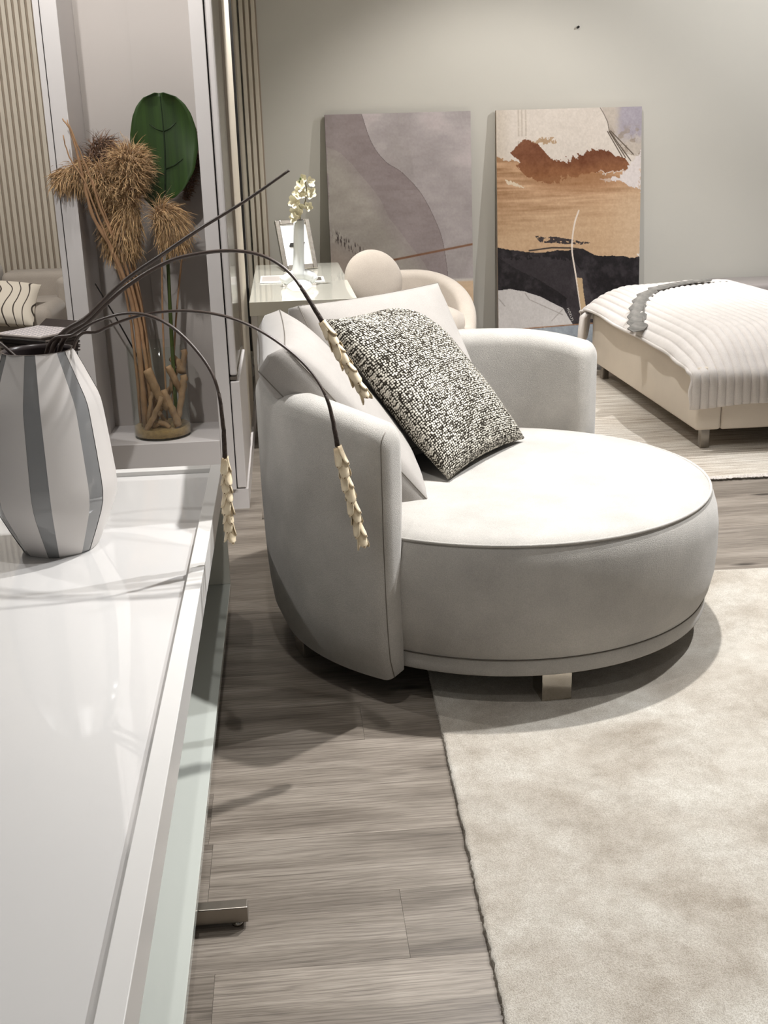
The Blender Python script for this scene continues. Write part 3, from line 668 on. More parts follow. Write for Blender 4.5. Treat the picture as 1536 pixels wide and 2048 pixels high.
pampas('tan pampas plume drooping left across the niche post', [(-.615, 4.94, .38), (-.64, 4.90, .9), (-.69, 4.87, 1.28), (-.72, 4.85, 1.37)], [(-.66, 4.88, 1.33), (-.72, 4.84, 1.405), (-.79, 4.80, 1.43), (-.865, 4.76, 1.40)], 1800, .075, .045, 32)
pampas('darker pampas plume tucked behind the left ones', [(-.63, 4.97, .38), (-.66, 4.98, .9), (-.70, 4.99, 1.35)], [(-.70, 4.99, 1.36), (-.73, 4.99, 1.44), (-.72, 4.98, 1.50), (-.69, 4.98, 1.52)], 1300, .075, .045, 33, 'plume_d')
pampas('tan pampas plume drooping lowest on the right of the leaf stalk', [(-.545, 4.93, .38), (-.525, 4.90, .8), (-.50, 4.87, 1.10), (-.485, 4.86, 1.20)], [(-.492, 4.86, 1.19), (-.475, 4.855, 1.25), (-.452, 4.85, 1.23), (-.440, 4.85, 1.15)], 1900, .10, .045, 34)
pampas('bushy tan pampas plume hanging below the tallest one', [(-.585, 4.92, .38), (-.60, 4.91, .8), (-.625, 4.895, 1.1), (-.64, 4.89, 1.2)], [(-.60, 4.88, 1.30), (-.63, 4.87, 1.25), (-.66, 4.87, 1.19), (-.66, 4.88, 1.12)], 2000, .090, .065, 35)
pampas('tan pampas plume filling in left of the leaf', [(-.60, 4.96, .38), (-.62, 4.95, .8), (-.66, 4.93, 1.2)], [(-.65, 4.92, 1.22), (-.68, 4.90, 1.31), (-.70, 4.89, 1.36), (-.72, 4.88, 1.36)], 1500, .085, .060, 37)
pampas('dark brown pampas plume hidden behind the leaf at right', [(-.53, 4.98, .38), (-.48, 5.02, .8), (-.40, 5.05, 1.25)], [(-.40, 5.05, 1.30), (-.375, 5.055, 1.42), (-.355, 5.055, 1.50), (-.345, 5.055, 1.57)], 1500, .05, .034, 36, 'plume_d')

t = thing('banana_leaf', 'single broad dark green artificial leaf in the glass vase', 'leaf', (-0.50, 4.94, 0.38))
O = np.array([-0.50, 4.94, 0.38])
tube('stalk', [np.array(p) - O for p in catmull([(-.505, 4.935, .38), (-.497, 4.945, .75), (-.487, 4.95, 1.05), (-.478, 4.955, 1.31)], 6)], [0.0085] * 9 + [0.0075] * 6 + [0.006] * 4, 'leafstem', t, 10)
vs, fs = [], []; nu, nv = 14, 26
lw = [(0, .045), (.07, .080), (.25, .122), (.48, .139), (.66, .133), (.80, .117), (.90, .094), (.963, .064), (.985, .045), (1.0, .018)]
for j in range(nv + 1):
    v = j / nv; hw = float(np.interp(v, [a for a, _ in lw], [b for _, b in lw])); zc = 1.30 + 0.425 * v; xc = -.479 + .016 * v + 0.010 * math.sin(v * 3)
    for i in range(nu + 1):
        u = 2 * i / nu - 1; vs.append((xc + u * hw - O[0], 4.955 - 0.028 * abs(u) ** 1.2 * (1 - .3 * v) + 0.006 * math.sin(9 * v + 3 * u) * abs(u) - 0.02 * v * v - O[1], zc - O[2] + 0.02 * u * (1 - v)))
for j in range(nv):
    for i in range(nu): a = j * (nu + 1) + i; fs.append((a, a + 1, a + nu + 2, a + nu + 1))
lf = link('blade', mesh('blade', vs, fs), 'leaf', t); autosmooth(lf, 40)
md = lf.modifiers.new('thick', 'SOLIDIFY'); md.thickness = 0.002
mid = [np.array(vs[j * (nu + 1) + nu // 2]) + np.array([0, -0.0025, 0]) for j in range(nv + 1)]
tube('midrib', mid, [0.0048 * (1 - .7 * j / nv) for j in range(nv + 1)], 'vein', t, 6)
for j, u0_, u1_, dz in ((7, 7, 3, 1), (8, 7, 11, 2), (17, 7, 4, 2), (17, 7, 10, 2)):
    pa = np.array(vs[j * (nu + 1) + u0_]); pb = np.array(vs[(j + dz) * (nu + 1) + u1_])
    tube('side_vein', [pa + [0, -.002, 0], (pa + pb) / 2 + [0, -.003, -.006], pb + [0, -.002, 0]], [.0022, .002, .001], 'vein', t, 5)

# ---------------------------------------------------------------- console desk with vase, orchid, photo frame, cards
t = thing('console_desk', 'glossy white console desk against the wardrobe wall', 'desk', (0.09, 6.9, 0))
def db(name, x0, x1, y0, y1, z0, z1, mat, bev=0.002): return box(name, (x0 - 0.09, y0 - 6.9, z0), (x1 - 0.09, y1 - 6.9, z1), mat, t, bev)
db('desk_top', -0.188, 0.370, 5.93, 7.88, 0.678, 0.75, 'gloss_white')
db('end_panel', -0.150, 0.335, 5.975, 5.995, 0.03, 0.678, 'gloss_white')
db('end_panel', -0.150, 0.335, 7.80, 7.82, 0.03, 0.678, 'gloss_white')
db('post', -0.182, -0.152, 5.95, 5.98, 0.0, 0.678, 'white_lacquer'); db('post', 0.337, 0.365, 5.95, 5.98, 0.0, 0.678, 'white_lacquer')
db('post', -0.182, -0.152, 7.83, 7.86, 0.0, 0.678, 'white_lacquer'); db('post', 0.337, 0.365, 7.83, 7.86, 0.0, 0.678, 'white_lacquer')
db('drawer', -0.145, 0.345, 6.0, 7.79, 0.53, 0.676, 'gloss_white')

t = thing('bud_vase', 'white porcelain bud vase with arched foot on the desk', 'vase', (0.085, 6.60, 0.75))
tube('neck', [(0.012, 0, 0.362), (0.010, 0, 0.30), (0.004, 0, 0.20), (0.000, 0, 0.12), (-0.004, 0, 0.070), (-0.006, 0, 0.045)], [0.030, 0.0295, 0.030, 0.032, 0.040, 0.046], 'porcelain', t, 24)
tube('arched_foot', catmull([(-0.095, -0.02, 0.022), (-0.075, -0.012, 0.040), (-0.030, 0, 0.060), (0.025, 0.004, 0.062), (0.068, 0.004, 0.046), (0.090, 0.0, 0.024)], 6), [0.022, 0.026] + [0.029] * 10 + [0.031] * 14 + [0.028] * 4 + [0.021], 'porcelain', t, 20)
lathe('mouth', [(0.0, 0.0), (0.024, 0.0), (0.026, 0.002), (0.024, 0.003)], 'vase_in', t, 20, (0.012, 0, 0.3615))

t = thing('orchid_spray', 'cream artificial orchid spray in the white bud vase', 'flower', (0.098, 6.60, 1.07))
O = np.array((0.098, 6.60, 1.07))
tube('stem', [np.array(p) - O for p in catmull([(.100, 6.60, 1.07), (.112, 6.59, 1.15), (.140, 6.58, 1.22), (.150, 6.58, 1.28), (.138, 6.58, 1.34)], 5)], 0.0028, 'orchid_stem', t, 6)
def petal_me():
    vs, fs = [], []; n, m = 5, 5
    for j in range(m + 1):
        v = j / m; w = 0.017 * math.sin(math.pi * (0.12 + 0.80 * v)) ** 0.8
        for i in range(n): u = i / (n - 1) * 2 - 1; vs.append((u * w, 0.040 * v, 0.010 * v * v - 0.004 * (1 - u * u) + 0.004))
    for j in range(m):
        for i in range(n - 1): a = j * n + i; fs.append((a, a + 1, a + n + 1, a + n))
    me = mesh('petal', vs, fs); me.materials.append(MT['petal'])
    for p in me.polygons: p.use_smooth = True
    return me
PM = petal_me()
for (x, y, z, s) in [(.088, 6.565, 1.155, 1.05), (.108, 6.56, 1.185, .9), (.085, 6.56, 1.215, 1.1), (.105, 6.555, 1.255, 1.05), (.120, 6.56, 1.295, .95), (.172, 6.575, 1.255, .9), (.168, 6.575, 1.315, .8), (.138, 6.57, 1.335, .7), (.155, 6.575, 1.185, .7), (.075, 6.56, 1.125, .8)]:
    bt = link('bloom', mesh('bloom_heart', *tube_data([(0, 0, -0.004), (0, 0, 0.012)], [0.006, 0.002], 6)), 'petal', t)
    q = Vector((random.uniform(-.7, .7), -1, random.uniform(-.2, .6))).to_track_quat('Z', 'Y')
    bt.matrix_local = Matrix.Translation(Vector((x, y, z)) - Vector(O)) @ q.to_matrix().to_4x4() @ Matrix.Scale(s, 4)
    a0 = random.uniform(0, 6)
    for k in range(5):
        po = link('petal', PM, None, bt); po.rotation_euler = (random.uniform(-.1, .35), 0, a0 + k * 2 * math.pi / 5)
for (x, z) in ((.118, 1.335), (.128, 1.318), (.112, 1.320)):
    lathe('bud', [(0, -.009), (.005, -.004), (.006, .002), (.003, .009), (0, .011)], 'leafstem', t, 8, (x - O[0], -.03, z - O[2]))

t = thing('photo_frame', 'silver photo frame with blank white picture standing on the desk', 'photo frame', (0.105, 7.46, 0.752), R(22)); 
tilt = Matrix.Rotation(R(-20), 4, 'X')
def fb(name, lo, hi, mat, bev=0.0, par=None):
    o = box(name, lo, hi, mat, t, bev); o.matrix_local = tilt; return o
fw_, fh_ = 0.120, 0.325
fb('back_board', (-fw_ + .004, 0.0, 0.004), (fw_ - .004, 0.008, fh_ - .004), 'black')
for nm, lo, hi in (('frame_side', (-fw_, -.018, 0), (-fw_ + .032, 0, fh_)), ('frame_side', (fw_ - .032, -.018, 0), (fw_, 0, fh_)), ('frame_side', (-fw_ + .032, -.018, 0), (fw_ - .032, 0, .032)), ('frame_side', (-fw_ + .032, -.018, fh_ - .032), (fw_ - .032, 0, fh_))):
    fb(nm, lo, hi, 'silver', 0.006)
fb('picture', (-fw_ + .03, -.008, .03), (fw_ - .03, -.002, fh_ - .03), 'photo')
le = link('easel_leg', mesh('easel_leg', [(-.05, .02, .17), (.05, .02, .17), (.05, .17, 0), (-.05, .17, 0), (-.05, .026, .17), (.05, .026, .17), (.05, .178, 0), (-.05, .178, 0)], [(0, 1, 2, 3), (7, 6, 5, 4), (0, 4, 5, 1), (1, 5, 6, 2), (2, 6, 7, 3), (3, 7, 4, 0)]), 'black', t)
def card(label, x0, x1, y0, y1, mats):
    t = thing('card', label, 'card', ((x0 + x1) / 2, (y0 + y1) / 2, 0.7515)); w, h = (x1 - x0) / 2, (y1 - y0) / 2
    box('sheet', (-w, -h, 0), (w, h, 0.003), 'photo', t); box('printed_patch', (-w * .85, -h * .55, 0.003), (w * .6, h * .7, 0.0036), mats, t)
card('white printed card lying left of the bud vase', -0.145, 0.000, 6.75, 7.15, 'cab_grey')
card('small white card lying right of the bud vase', 0.150, 0.235, 6.72, 7.00, 'smoke')

# ---------------------------------------------------------------- cream tub chair and its round pillow
t = thing('tub_chair', 'cream tub chair in front of the grey abstract canvas', 'armchair', (0.76, 7.02, 0))
def Ro2(z): return float(np.interp(z, [0.05, 0.15, 0.4, 0.75], [0.36, 0.385, 0.41, 0.42]))
def Ri2(z): return Ro2(z) - 0.11
shell('backrest', 'cream', t, R(-20), R(210), Ro2, Ri2, 0.06, 0.735, 0.05, 0.04, 48, 0.30, 0.62)
lathe('seat', [(0, 0.08), (0.32, 0.08), (0.345, 0.12), (0.35, 0.42), (0.33, 0.50), (0.25, 0.535), (0, 0.545)], 'cream', t, 64)
for a in (45, 135, 225, 315): tube('leg', [(0.25 * math.cos(R(a)), 0.25 * math.sin(R(a)), 0.0), (0.22 * math.cos(R(a)), 0.22 * math.sin(R(a)), 0.09)], 0.015, 'steel', t, 10)
def round_pillow_me(rad, T):
    pr = [(rad * math.sin(a) ** 0.8 if a < math.pi / 2 else rad * math.sin(a) ** 0.8, -T / 2 * math.cos(a)) for a in np.linspace(0.0001, math.pi - 0.0001, 22)]
    return lathe_data(pr, 56)
me = mesh('round_pillow', *round_pillow_me(0.183, 0.12)); o = link('round_pillow', me, 'cream', None, smooth=True)
o.matrix_world = frame_m(Vector((0.53, 6.86, 0.735)), (0.94, 0.28, -0.05), (-0.06, 0.30, 0.95)); tag(o, 'round cream pillow propped up in the tub chair', 'pillow')

# ---------------------------------------------------------------- abstract canvases leaning on the wall
def inpoly(X, Y, P):
    c = np.zeros(X.shape, bool); n = len(P)
    for i in range(n):
        x0, y0 = P[i]; x1, y1 = P[(i + 1) % n]
        with np.errstate(divide='ignore', invalid='ignore'):
            c ^= ((y0 > Y) != (y1 > Y)) & (X < (x1 - x0) * (Y - y0) / (y1 - y0 + 1e-12) + x0)
    return c
def dseg(X, Y, P):
    d = np.full(X.shape, 1e9)
    for (x0, y0), (x1, y1) in zip(P[:-1], P[1:]):
        L = (x1 - x0) ** 2 + (y1 - y0) ** 2; tt = np.clip(((X - x0) * (x1 - x0) + (Y - y0) * (y1 - y0)) / L, 0, 1)
        d = np.minimum(d, np.hypot(X - x0 - tt * (x1 - x0), Y - y0 - tt * (y1 - y0)))
    return d
def sm(a, b, x): q = np.clip((x - a) / (b - a), 0, 1); return q * q * (3 - 2 * q)
CWN, CHN = 300, 500                 # print drawn in its own 300 x 500 units
def blend(img, c, m): m = np.clip(m, 0, 1)[..., None]; return img * (1 - m) + np.array(c, float) * m
def paint_grey():
    Y, X = np.mgrid[0:CHN, 0:CWN].astype(float); sh_ = (CHN, CWN)
    n1 = vnoise(sh_, 3, 5, 1, 4); n2 = vnoise(sh_, 9, 14, 2, 4)
    img = np.ones(sh_ + (3,)) * np.array([172., 163, 162]); img += ((n1 - .5) * 34)[..., None]
    img = blend(img, (190, 178, 177), sm(.5, .75, n1) * .7); img = blend(img, (150, 142, 138), sm(.52, .60, vnoise(sh_, 3, 4, 17, 3)) * .35)
    cur = [(75, -2), (94, 55), (121, 92), (154, 114), (192, 155), (220, 207), (236, 252), (244, 305), (246, 330), (-5, 330), (-5, -2)]
    cu = catmull([(a, b) for a, b in cur[:9]], 8); poly = [tuple(p) for p in cu] + [(-5, 330), (-5, -2)]
    L = inpoly(X, Y, poly); d = dseg(X, Y, [tuple(p) for p in cu])
    inner = [(0, 60), (30, 75), (52, 96), (98, 152), (130, 210), (161, 252), (200, 300), (215, 330), (-5, 330)]
    base = np.ones(sh_ + (3,)) * np.array([150., 138, 137]); base += ((n1 - .5) * 20)[..., None]
    base = blend(base, (134, 121, 121), sm(90, 0, d) * .5 * (Y < 150))
    I2 = inpoly(X + 14 * (n2 - .5), Y + 14 * (n2 - .5), inner); bb = np.ones(sh_ + (3,)) * np.array([168., 160, 152]); bb += ((n1 - .5) * 16)[..., None]
    di = dseg(X, Y, inner[:-1]); mm = np.where(I2, sm(0, 34, di) * .55 + .45, 0)
    base = base * (1 - mm[..., None]) + bb * mm[..., None]
    img = np.where(L[..., None], base, img); img = blend(img, (92, 80, 78), sm(1.6, .4, d) * L * .6)
    # crackle marks
    arc = [(5, 233), (30, 248), (55, 265), (75, 282), (95, 300), (110, 312)]; da = dseg(X, Y, arc)
    ck = vnoise(sh_, 150, 60, 5, 2); img = blend(img, (74, 66, 64), (sm(12, 3, da + 8 * (n2 - .5))) * sm(.52, .60, ck)); img = blend(img, (186, 178, 170), (sm(26, 6, da)) * (ck < .34) * .5)
    img = blend(img, (170, 150, 138), sm(250, 330, Y + .35 * (100 - X)) * (X < 110) * .5)
    low = Y > 333 - .02 * X; tan = np.ones(sh_ + (3,)) * np.array([206., 178, 148]); tan += ((n2 - .5) * 14)[..., None]
    yl = 288 - (X - 128) * .155
    img = np.where((Y > 332 - 3 * np.sin(X / 60))[..., None], tan, img)
    img = blend(img, (200, 192, 184), sm(5, 0, np.abs(Y - 330 + 3 * np.sin(X / 60))) * .9)
    img = blend(img, (128, 92, 70), sm(3.0, 1.2, np.abs(Y - yl)) * (X > 60))
    br = 374 + (X - 200) * .13 + 6 * np.sin(X / 70); img = blend(img, (132, 100, 80), sm(3.2, 1.2, np.abs(Y - br)))
    img = blend(img, (186, 152, 124), sm(0, 6, Y - br) * .7)
    sc_ = vnoise(sh_, 10, 40, 8, 4, .6); img = img + ((sc_ - .5) * 20 + (vnoise(sh_, 110, 160, 7, 1) - .5) * 7)[..., None]
    return img
def paint_brown():
    Y, X = np.mgrid[0:CHN, 0:CWN].astype(float); sh_ = (CHN, CWN)
    n1 = vnoise(sh_, 4, 6, 11, 5, .6); n2 = vnoise(sh_, 14, 22, 12, 4, .6); st = vnoise(sh_, 2, 60, 13, 4, .6); nf = vnoise(sh_, 60, 90, 14, 2)
    nh = vnoise(sh_, 140, 200, 15, 1) - .5; xw = X + 16 * (n2 - .5) + 9 * (nf - .5) + 3 * nh; yw = Y + 16 * (n2 - .5) + 9 * (nf - .5) + 3 * nh
    def Pz(l): return [((x - 65) / 4.8 * 1.02, (y - 85) / 4.8) for x, y in l]      # from sketch units
    def Pq(l): return [((x - 820) / 2.194 * 1.035, (y - 78) / 2.194) for x, y in l]
    img = np.ones(sh_ + (3,)) * np.array([214., 203, 192]); img += ((n1 - .5) * 14)[..., None]
    img = blend(img, (190, 176, 158), sm(40, 0, X) * .5)
    for xx in (45, 52, 60): img = blend(img, (172, 158, 142), sm(2.5, .5, np.abs(X - xx - 3 * (n1 - .5))) * (Y < 72) * .5 * (st > .4))
    tr = inpoly(X, Y, Pz([(1050, 20), (1140, 215), (1160, 310), (1300, 520), (1480, 560), (1480, 20)]))
    img = blend(img, (188, 176, 164), tr * 1.0); img = blend(img, (164, 156, 164), tr * sm(238, 262, xw) * sm(75, 45, yw))
    img = blend(img, (150, 136, 122), tr * (n2 > .56) * sm(30, 50, Y) * .7)
    # tan field
    fld = np.ones(sh_ + (3,)) * np.array([180., 142, 108]); fld += ((st - .5) * 85)[..., None] + ((vnoise(sh_, 5, 130, 16, 3) - .5) * 46)[..., None] + ((n1 - .5) * 30)[..., None]
    fld = blend(fld, (196, 164, 130), sm(150, 265, Y + 30 * (st - .5) + .12 * X) * .9); fld = blend(fld, (148, 100, 62), sm(185, 130, Y) * sm(30, 170, X) * sm(300, 200, X) * .6)
    fld = blend(fld, (202, 174, 144), sm(210, 290, X) * sm(140, 190, Y) * .6)
    top = inpoly(xw, yw, Pz([(0, 520), (120, 540), (260, 560), (420, 700), (700, 700), (1100, 700), (1300, 690), (1480, 600), (1480, 3000), (0, 3000)]))
    img = np.where(top[..., None], fld, img)
    cloud = inpoly(xw, yw, Pz([(190, 480), (250, 430), (390, 385), (470, 410), (530, 480), (600, 560), (720, 580), (850, 530), (900, 500), (1050, 455), (1150, 480), (1210, 540), (1320, 570), (1370, 640), (1300, 685), (1100, 690), (800, 725), (650, 765), (450, 750), (330, 690), (270, 630), (290, 560), (230, 520)]))
    cl = np.ones(sh_ + (3,)) * np.array([112., 66, 40]); cl += ((n1 - .5) * 44)[..., None] + ((n2 - .5) * 26)[..., None] + ((st - .5) * 22)[..., None]; cl = blend(cl, (146, 98, 62), sm(90, 128, Y + 20 * (n2 - .5)) * .75); img = np.where(cloud[..., None], cl, img)
    dk = inpoly(xw, yw, Pz([(400, 390), (500, 360), (640, 365), (640, 410), (480, 415)])); img = blend(img, (178, 150, 120), dk)
    img = blend(img, (150, 108, 74), sm(168, 128, Y) * sm(125, 142, Y) * sm(60, 110, X) * sm(260, 230, X) * .6)
    wr = inpoly(xw, yw, Pz([(1060, 760), (1110, 745), (1250, 745), (1310, 690), (1380, 640), (1480, 480), (1480, 860), (1370, 840), (1280, 785), (1150, 780)])); img = blend(img, (216, 206, 202), wr * (.55 + .45 * (n2 > .48)))
    wl = inpoly(xw, yw, Pz([(145, 735), (230, 760), (330, 805), (250, 810), (150, 760)])); img = blend(img, (216, 198, 174), wl)
    for a, b in (((1140, 310), (1290, 560)), ((1155, 310), (1320, 560)), ((1170, 305), (1395, 530)), ((1160, 310), (1370, 590))): img = blend(img, (84, 72, 60), sm(1.5, .4, dseg(X, Y, Pz([a, b]))))
    img = blend(img, (90, 80, 70), sm(1.3, .4, dseg(X, Y, Pz([(1050, 60), (1100, 140), (1140, 220), (1155, 300)]))) * .8)
    bk = inpoly(X + 3 * (n2 - .5), Y + 8 * (n2 - .5), Pq([(810, 668), (900, 690), (1000, 705), (1100, 692), (1200, 690), (1250, 720), (1460, 738), (1460, 1040), (810, 1050)]))
    bc = np.ones(sh_ + (3,)) * np.array([26., 21, 23]); bc += (sm(.5, .75, n1) * 34)[..., None] + (sm(.45, .8, n2) * 22)[..., None]; img = np.where(bk[..., None], bc, img)
    gz = inpoly(xw, yw, Pq([(830, 720), (1000, 720), (1150, 730), (1200, 800), (1230, 870), (1240, 1030), (1150, 1020), (1120, 900), (1000, 820), (900, 770)])); img = blend(img, (58, 52, 54), gz * .7)
    s2 = inpoly(X + 10 * (n2 - .5), Y + 8 * (n2 - .5), Pq([(985, 625), (1080, 635), (1240, 668), (1180, 672), (1060, 660), (1010, 655)])); img = blend(img, (58, 50, 50), s2 * (nf > .35))
    img = blend(img, (40, 34, 34), sm(2.2, .8, dseg(X, Y, Pq([(960, 690), (1060, 680), (1140, 684), (1180, 690)]))) * .9)
    hill = inpoly(X + 2 * (n2 - .5), Y + 3 * (n2 - .5), Pq([(800, 868), (870, 858), (940, 872), (1010, 898), (1080, 938), (1112, 955), (1132, 992), (1155, 1030), (1000, 1046), (800, 1050)]))
    hc = np.ones(sh_ + (3,)) * np.array([196., 190, 186]); hc += ((n1 - .5) * 26)[..., None]; img = np.where(hill[..., None], hc, img)
    for P in ([(822, 900), (850, 935)], [(940, 880), (960, 910), (1110, 985)], [(1112, 958), (1060, 1010)]): img = blend(img, (150, 142, 136), sm(1.5, .4, dseg(X, Y, Pq(P))) * .7)
    bl_ = Y > (1049 - 78) / 2.194 - .04 * X * .97 + 3 * (n2 - .5); bcol = np.ones(sh_ + (3,)) * np.array([146., 152, 158]); bcol += ((n2 - .5) * 50)[..., None]; bcol += ((n1 - .5) * 30)[..., None]
    img = np.where(bl_[..., None], bcol, img); img = blend(img, (150, 112, 84), sm(1.8, .6, np.abs(Y - ((1046 - 78) / 2.194 - .04 * X * .97))))
    wc = [tuple(p) for p in catmull(Pq([(1180, 520), (1163, 570), (1152, 640), (1151, 700), (1160, 760), (1170, 820), (1183, 905), (1195, 985)]), 8)]; img = blend(img, (226, 212, 198), sm(2.2, 1.0, dseg(X, Y, wc)))
    img = img + (nh * 9 + (nf - .5) * 12)[..., None]
    tg = inpoly(X, Y, Pq([(1172, 818), (1197, 822), (1203, 885), (1216, 965), (1197, 992), (1184, 905)])); img = np.where(tg[..., None], np.array([188., 160, 124]) + ((n2 - .5) * 20)[..., None], img)
    return img
def canvas(label, x0, x1, img, side, gain):
    w = x1 - x0; h = 1.715; t = thing('leaning_canvas', label, 'painting', ((x0 + x1) / 2, 8.115, 0.0))
    t.rotation_euler = (R(-4.6), 0, 0)
    box('stretcher', (-w / 2, 0.0005, 0), (w / 2, 0.036, h), side, t, 0.0)
    xs = np.linspace(-w / 2, w / 2, CWN); zs = np.linspace(h, 0, CHN); X, Z = np.meshgrid(xs, zs)
    co = np.stack([X, np.zeros_like(X), Z], -1).astype(np.float32).reshape(-1)
    me = bpy.data.meshes.new('print'); nF = (CWN - 1) * (CHN - 1); me.vertices.add(CWN * CHN); me.vertices.foreach_set('co', co)
    j, i = np.mgrid[0:CHN - 1, 0:CWN - 1]; a = (j * CWN + i).reshape(-1); q = np.stack([a, a + CWN, a + CWN + 1, a + 1], -1).astype(np.int32).reshape(-1)
    me.loops.add(nF * 4); me.loops.foreach_set('vertex_index', q); me.polygons.add(nF)
    me.polygons.foreach_set('loop_start', np.arange(0, nF * 4, 4, dtype=np.int32)); me.update(calc_edges=True)
    lin = np.clip(img, 0, 255) / 255; lin = np.where(lin <= .04045, lin / 12.92, ((lin + .055) / 1.055) ** 2.4) * gain
    ca = me.color_attributes.new('Paint', 'FLOAT_COLOR', 'POINT'); ca.data.foreach_set('color', np.concatenate([lin.reshape(-1, 3), np.ones((CWN * CHN, 1))], 1).astype(np.float32).reshape(-1))
    link('print', me, 'paint', t); return t
canvas('grey and mauve abstract canvas with a curved band, leaning on the wall', 0.333, 1.345, paint_grey(), 'canvas_side', 0.95)
c2 = canvas('brown, white and black abstract canvas leaning beside the bed', 1.525, 2.560, paint_brown(), 'canvas_side2', 0.95)
cu = bpy.data.curves.new('signature', 'FONT'); cu.body = 'HOELPI'; cu.size = 0.025; cu.space_character = 1.25; cu.align_x = 'CENTER'; cu.align_y = 'CENTER'
so = bpy.data.objects.new('sig_tmp', cu); COL.objects.link(so); bpy.context.view_layer.update()
sme = bpy.data.meshes.new_from_object(so.evaluated_get(bpy.context.evaluated_depsgraph_get())); bpy.data.objects.remove(so)
sg = link('signature', sme, 'ink', c2, (0.010, -0.0015, 0.295)); sg.rotation_euler = (R(90), R(69), 0)

# ---------------------------------------------------------------- bed, blanket, leaf ornament, bench
t = thing('bed', 'low cream upholstered bed on steel legs, right', 'bed', (2.85, 6.3, 0))
def bb(name, x0, x1, y0, y1, z0, z1, mat, bev=0.0, seg=3): return box(name, (x0 - 2.85, y0 - 6.3, z0), (x1 - 2.85, y1 - 6.3, z1), mat, t, bev, seg)
bb('side_panel', 1.990, 2.120, 5.330, 7.30, 0.108, 0.425, 'bedfab', 0.016)
bb('front_panel', 2.122, 3.70, 5.332, 5.45, 0.108, 0.42, 'bedfab', 0.012)
bb('frame', 2.10, 3.70, 5.40, 7.30, 0.12, 0.40, 'bedfab', 0.01)
bb('mattress', 2.12, 3.66, 5.60, 7.25, 0.40, 0.460, 'cush', 0.05)
for x, y in ((2.052, 5.375), (2.046, 7.17), (3.64, 5.375), (3.64, 7.17)):
    bb('leg', x - 0.022, x + 0.022, y - 0.022, y + 0.022, 0.012, 0.112, 'steel', 0.003)
o = bb('maker_tag', 1.986, 1.991, 7.235, 7.26, 0.150, 0.168, 'black')

NRB, XB0, XB1 = 42, 1.950, 3.72; pitch = (XB1 - XB0) / NRB; CPR = 9
path = catmull([(7.44, .36), (7.435, .46), (7.40, .535), (7.30, .572), (7.05, .578), (6.6, .572), (6.1, .570), (5.78, .566), (5.60, .548), (5.46, .498), (5.36, .430), (5.312, .385), (5.303, .32), (5.300, .235)], 5)
vs, fs = [], []; nx = NRB * CPR + 1; ny = len(path); nb_ = vnoise((ny, nx), 10, 8, 51, 3)
for j in range(ny):
    y, z = path[j]; a = path[min(j + 1, ny - 1)] - path[max(j - 1, 0)]; nrm = np.array([-a[1], a[0]]); nrm /= np.linalg.norm(nrm) + 1e-9
    if nrm[1] < 0 or (j > ny - 8 and nrm[0] > 0): nrm = -nrm
    if j > ny - 12 and nrm[0] > 0: nrm = -nrm
    for i in range(nx):
        x = XB0 + (XB1 - XB0) * i / (nx - 1); ph = (i / CPR) % 1.0; rib = 0.013 * abs(math.sin(math.pi * ph)) ** 0.55
        q = max(0.0, 1 - (x - XB0) / 0.30); lift = min(1, max(0, (z - .40) / .15)); drop = 0.125 * q * q * lift
        mound = 0.022 * math.exp(-((x - 2.75) / .4) ** 2) * lift - lift * min(0.10, 0.25 * max(0, (x - 2.84))) * sm(6.0, 7.1, y)
        wob = (nb_[j, i] - .5) * 0.012
        hem = 0.010 * math.sin(x * 9) if j == ny - 1 else 0
        vs.append((x + (0.006 * math.sin(j * .7) if i == 0 else 0), y + nrm[0] * (rib + wob), z - drop + mound + nrm[1] * (rib + wob) + hem))
for j in range(ny - 1):
    for i in range(nx - 1): a = j * nx + i; fs.append((a, a + nx, a + nx + 1, a + 1))
t = thing('throw_blanket', 'ivory ribbed plush throw blanket draped over the bed', 'blanket', (2.4, 6.3, 0.42))
me = mesh('ribbed_cloth', [(v[0] - 2.4, v[1] - 6.3, v[2] - 0.42) for v in vs], fs)
bm = bmesh.new(); bm.from_mesh(me); bmesh.ops.recalc_face_normals(bm, faces=bm.faces); bm.to_mesh(me); bm.free()
o = link('ribbed_cloth', me, 'blanket', t, smooth=True); md = o.modifiers.new('thick', 'SOLIDIFY'); md.thickness = 0.009; md.offset = 0.0
hem = [(v[0] - 2.4 - .002, v[1] - 6.3, v[2] - 0.42) for v in (vs[j * nx] for j in range(0, ny))]
tube('hem', hem, 0.0095, 'blanket', t, 8)
for k, (x, y, r, zb) in enumerate([(1.905, 7.26, .021, .205), (1.925, 7.30, .022, .212), (1.947, 7.34, .022, .222), (1.968, 7.37, .020, .245)]):
    tube('hanging_fold', [(x - 2.4, y - 6.3, zb - .42), (x - 2.4 - .003, y - 6.3, zb - .42 + .03), (x - 2.4 + .002, y - 6.3, .32 - .42), (x - 2.4 + .010, y - 6.3, .40 - .42), (x - 2.4 + .03, y - 6.3 - .01, .425 - .42)], [r * .5, r * .95, r * 1.05, r, r * .7], 'blanket', t, 12)

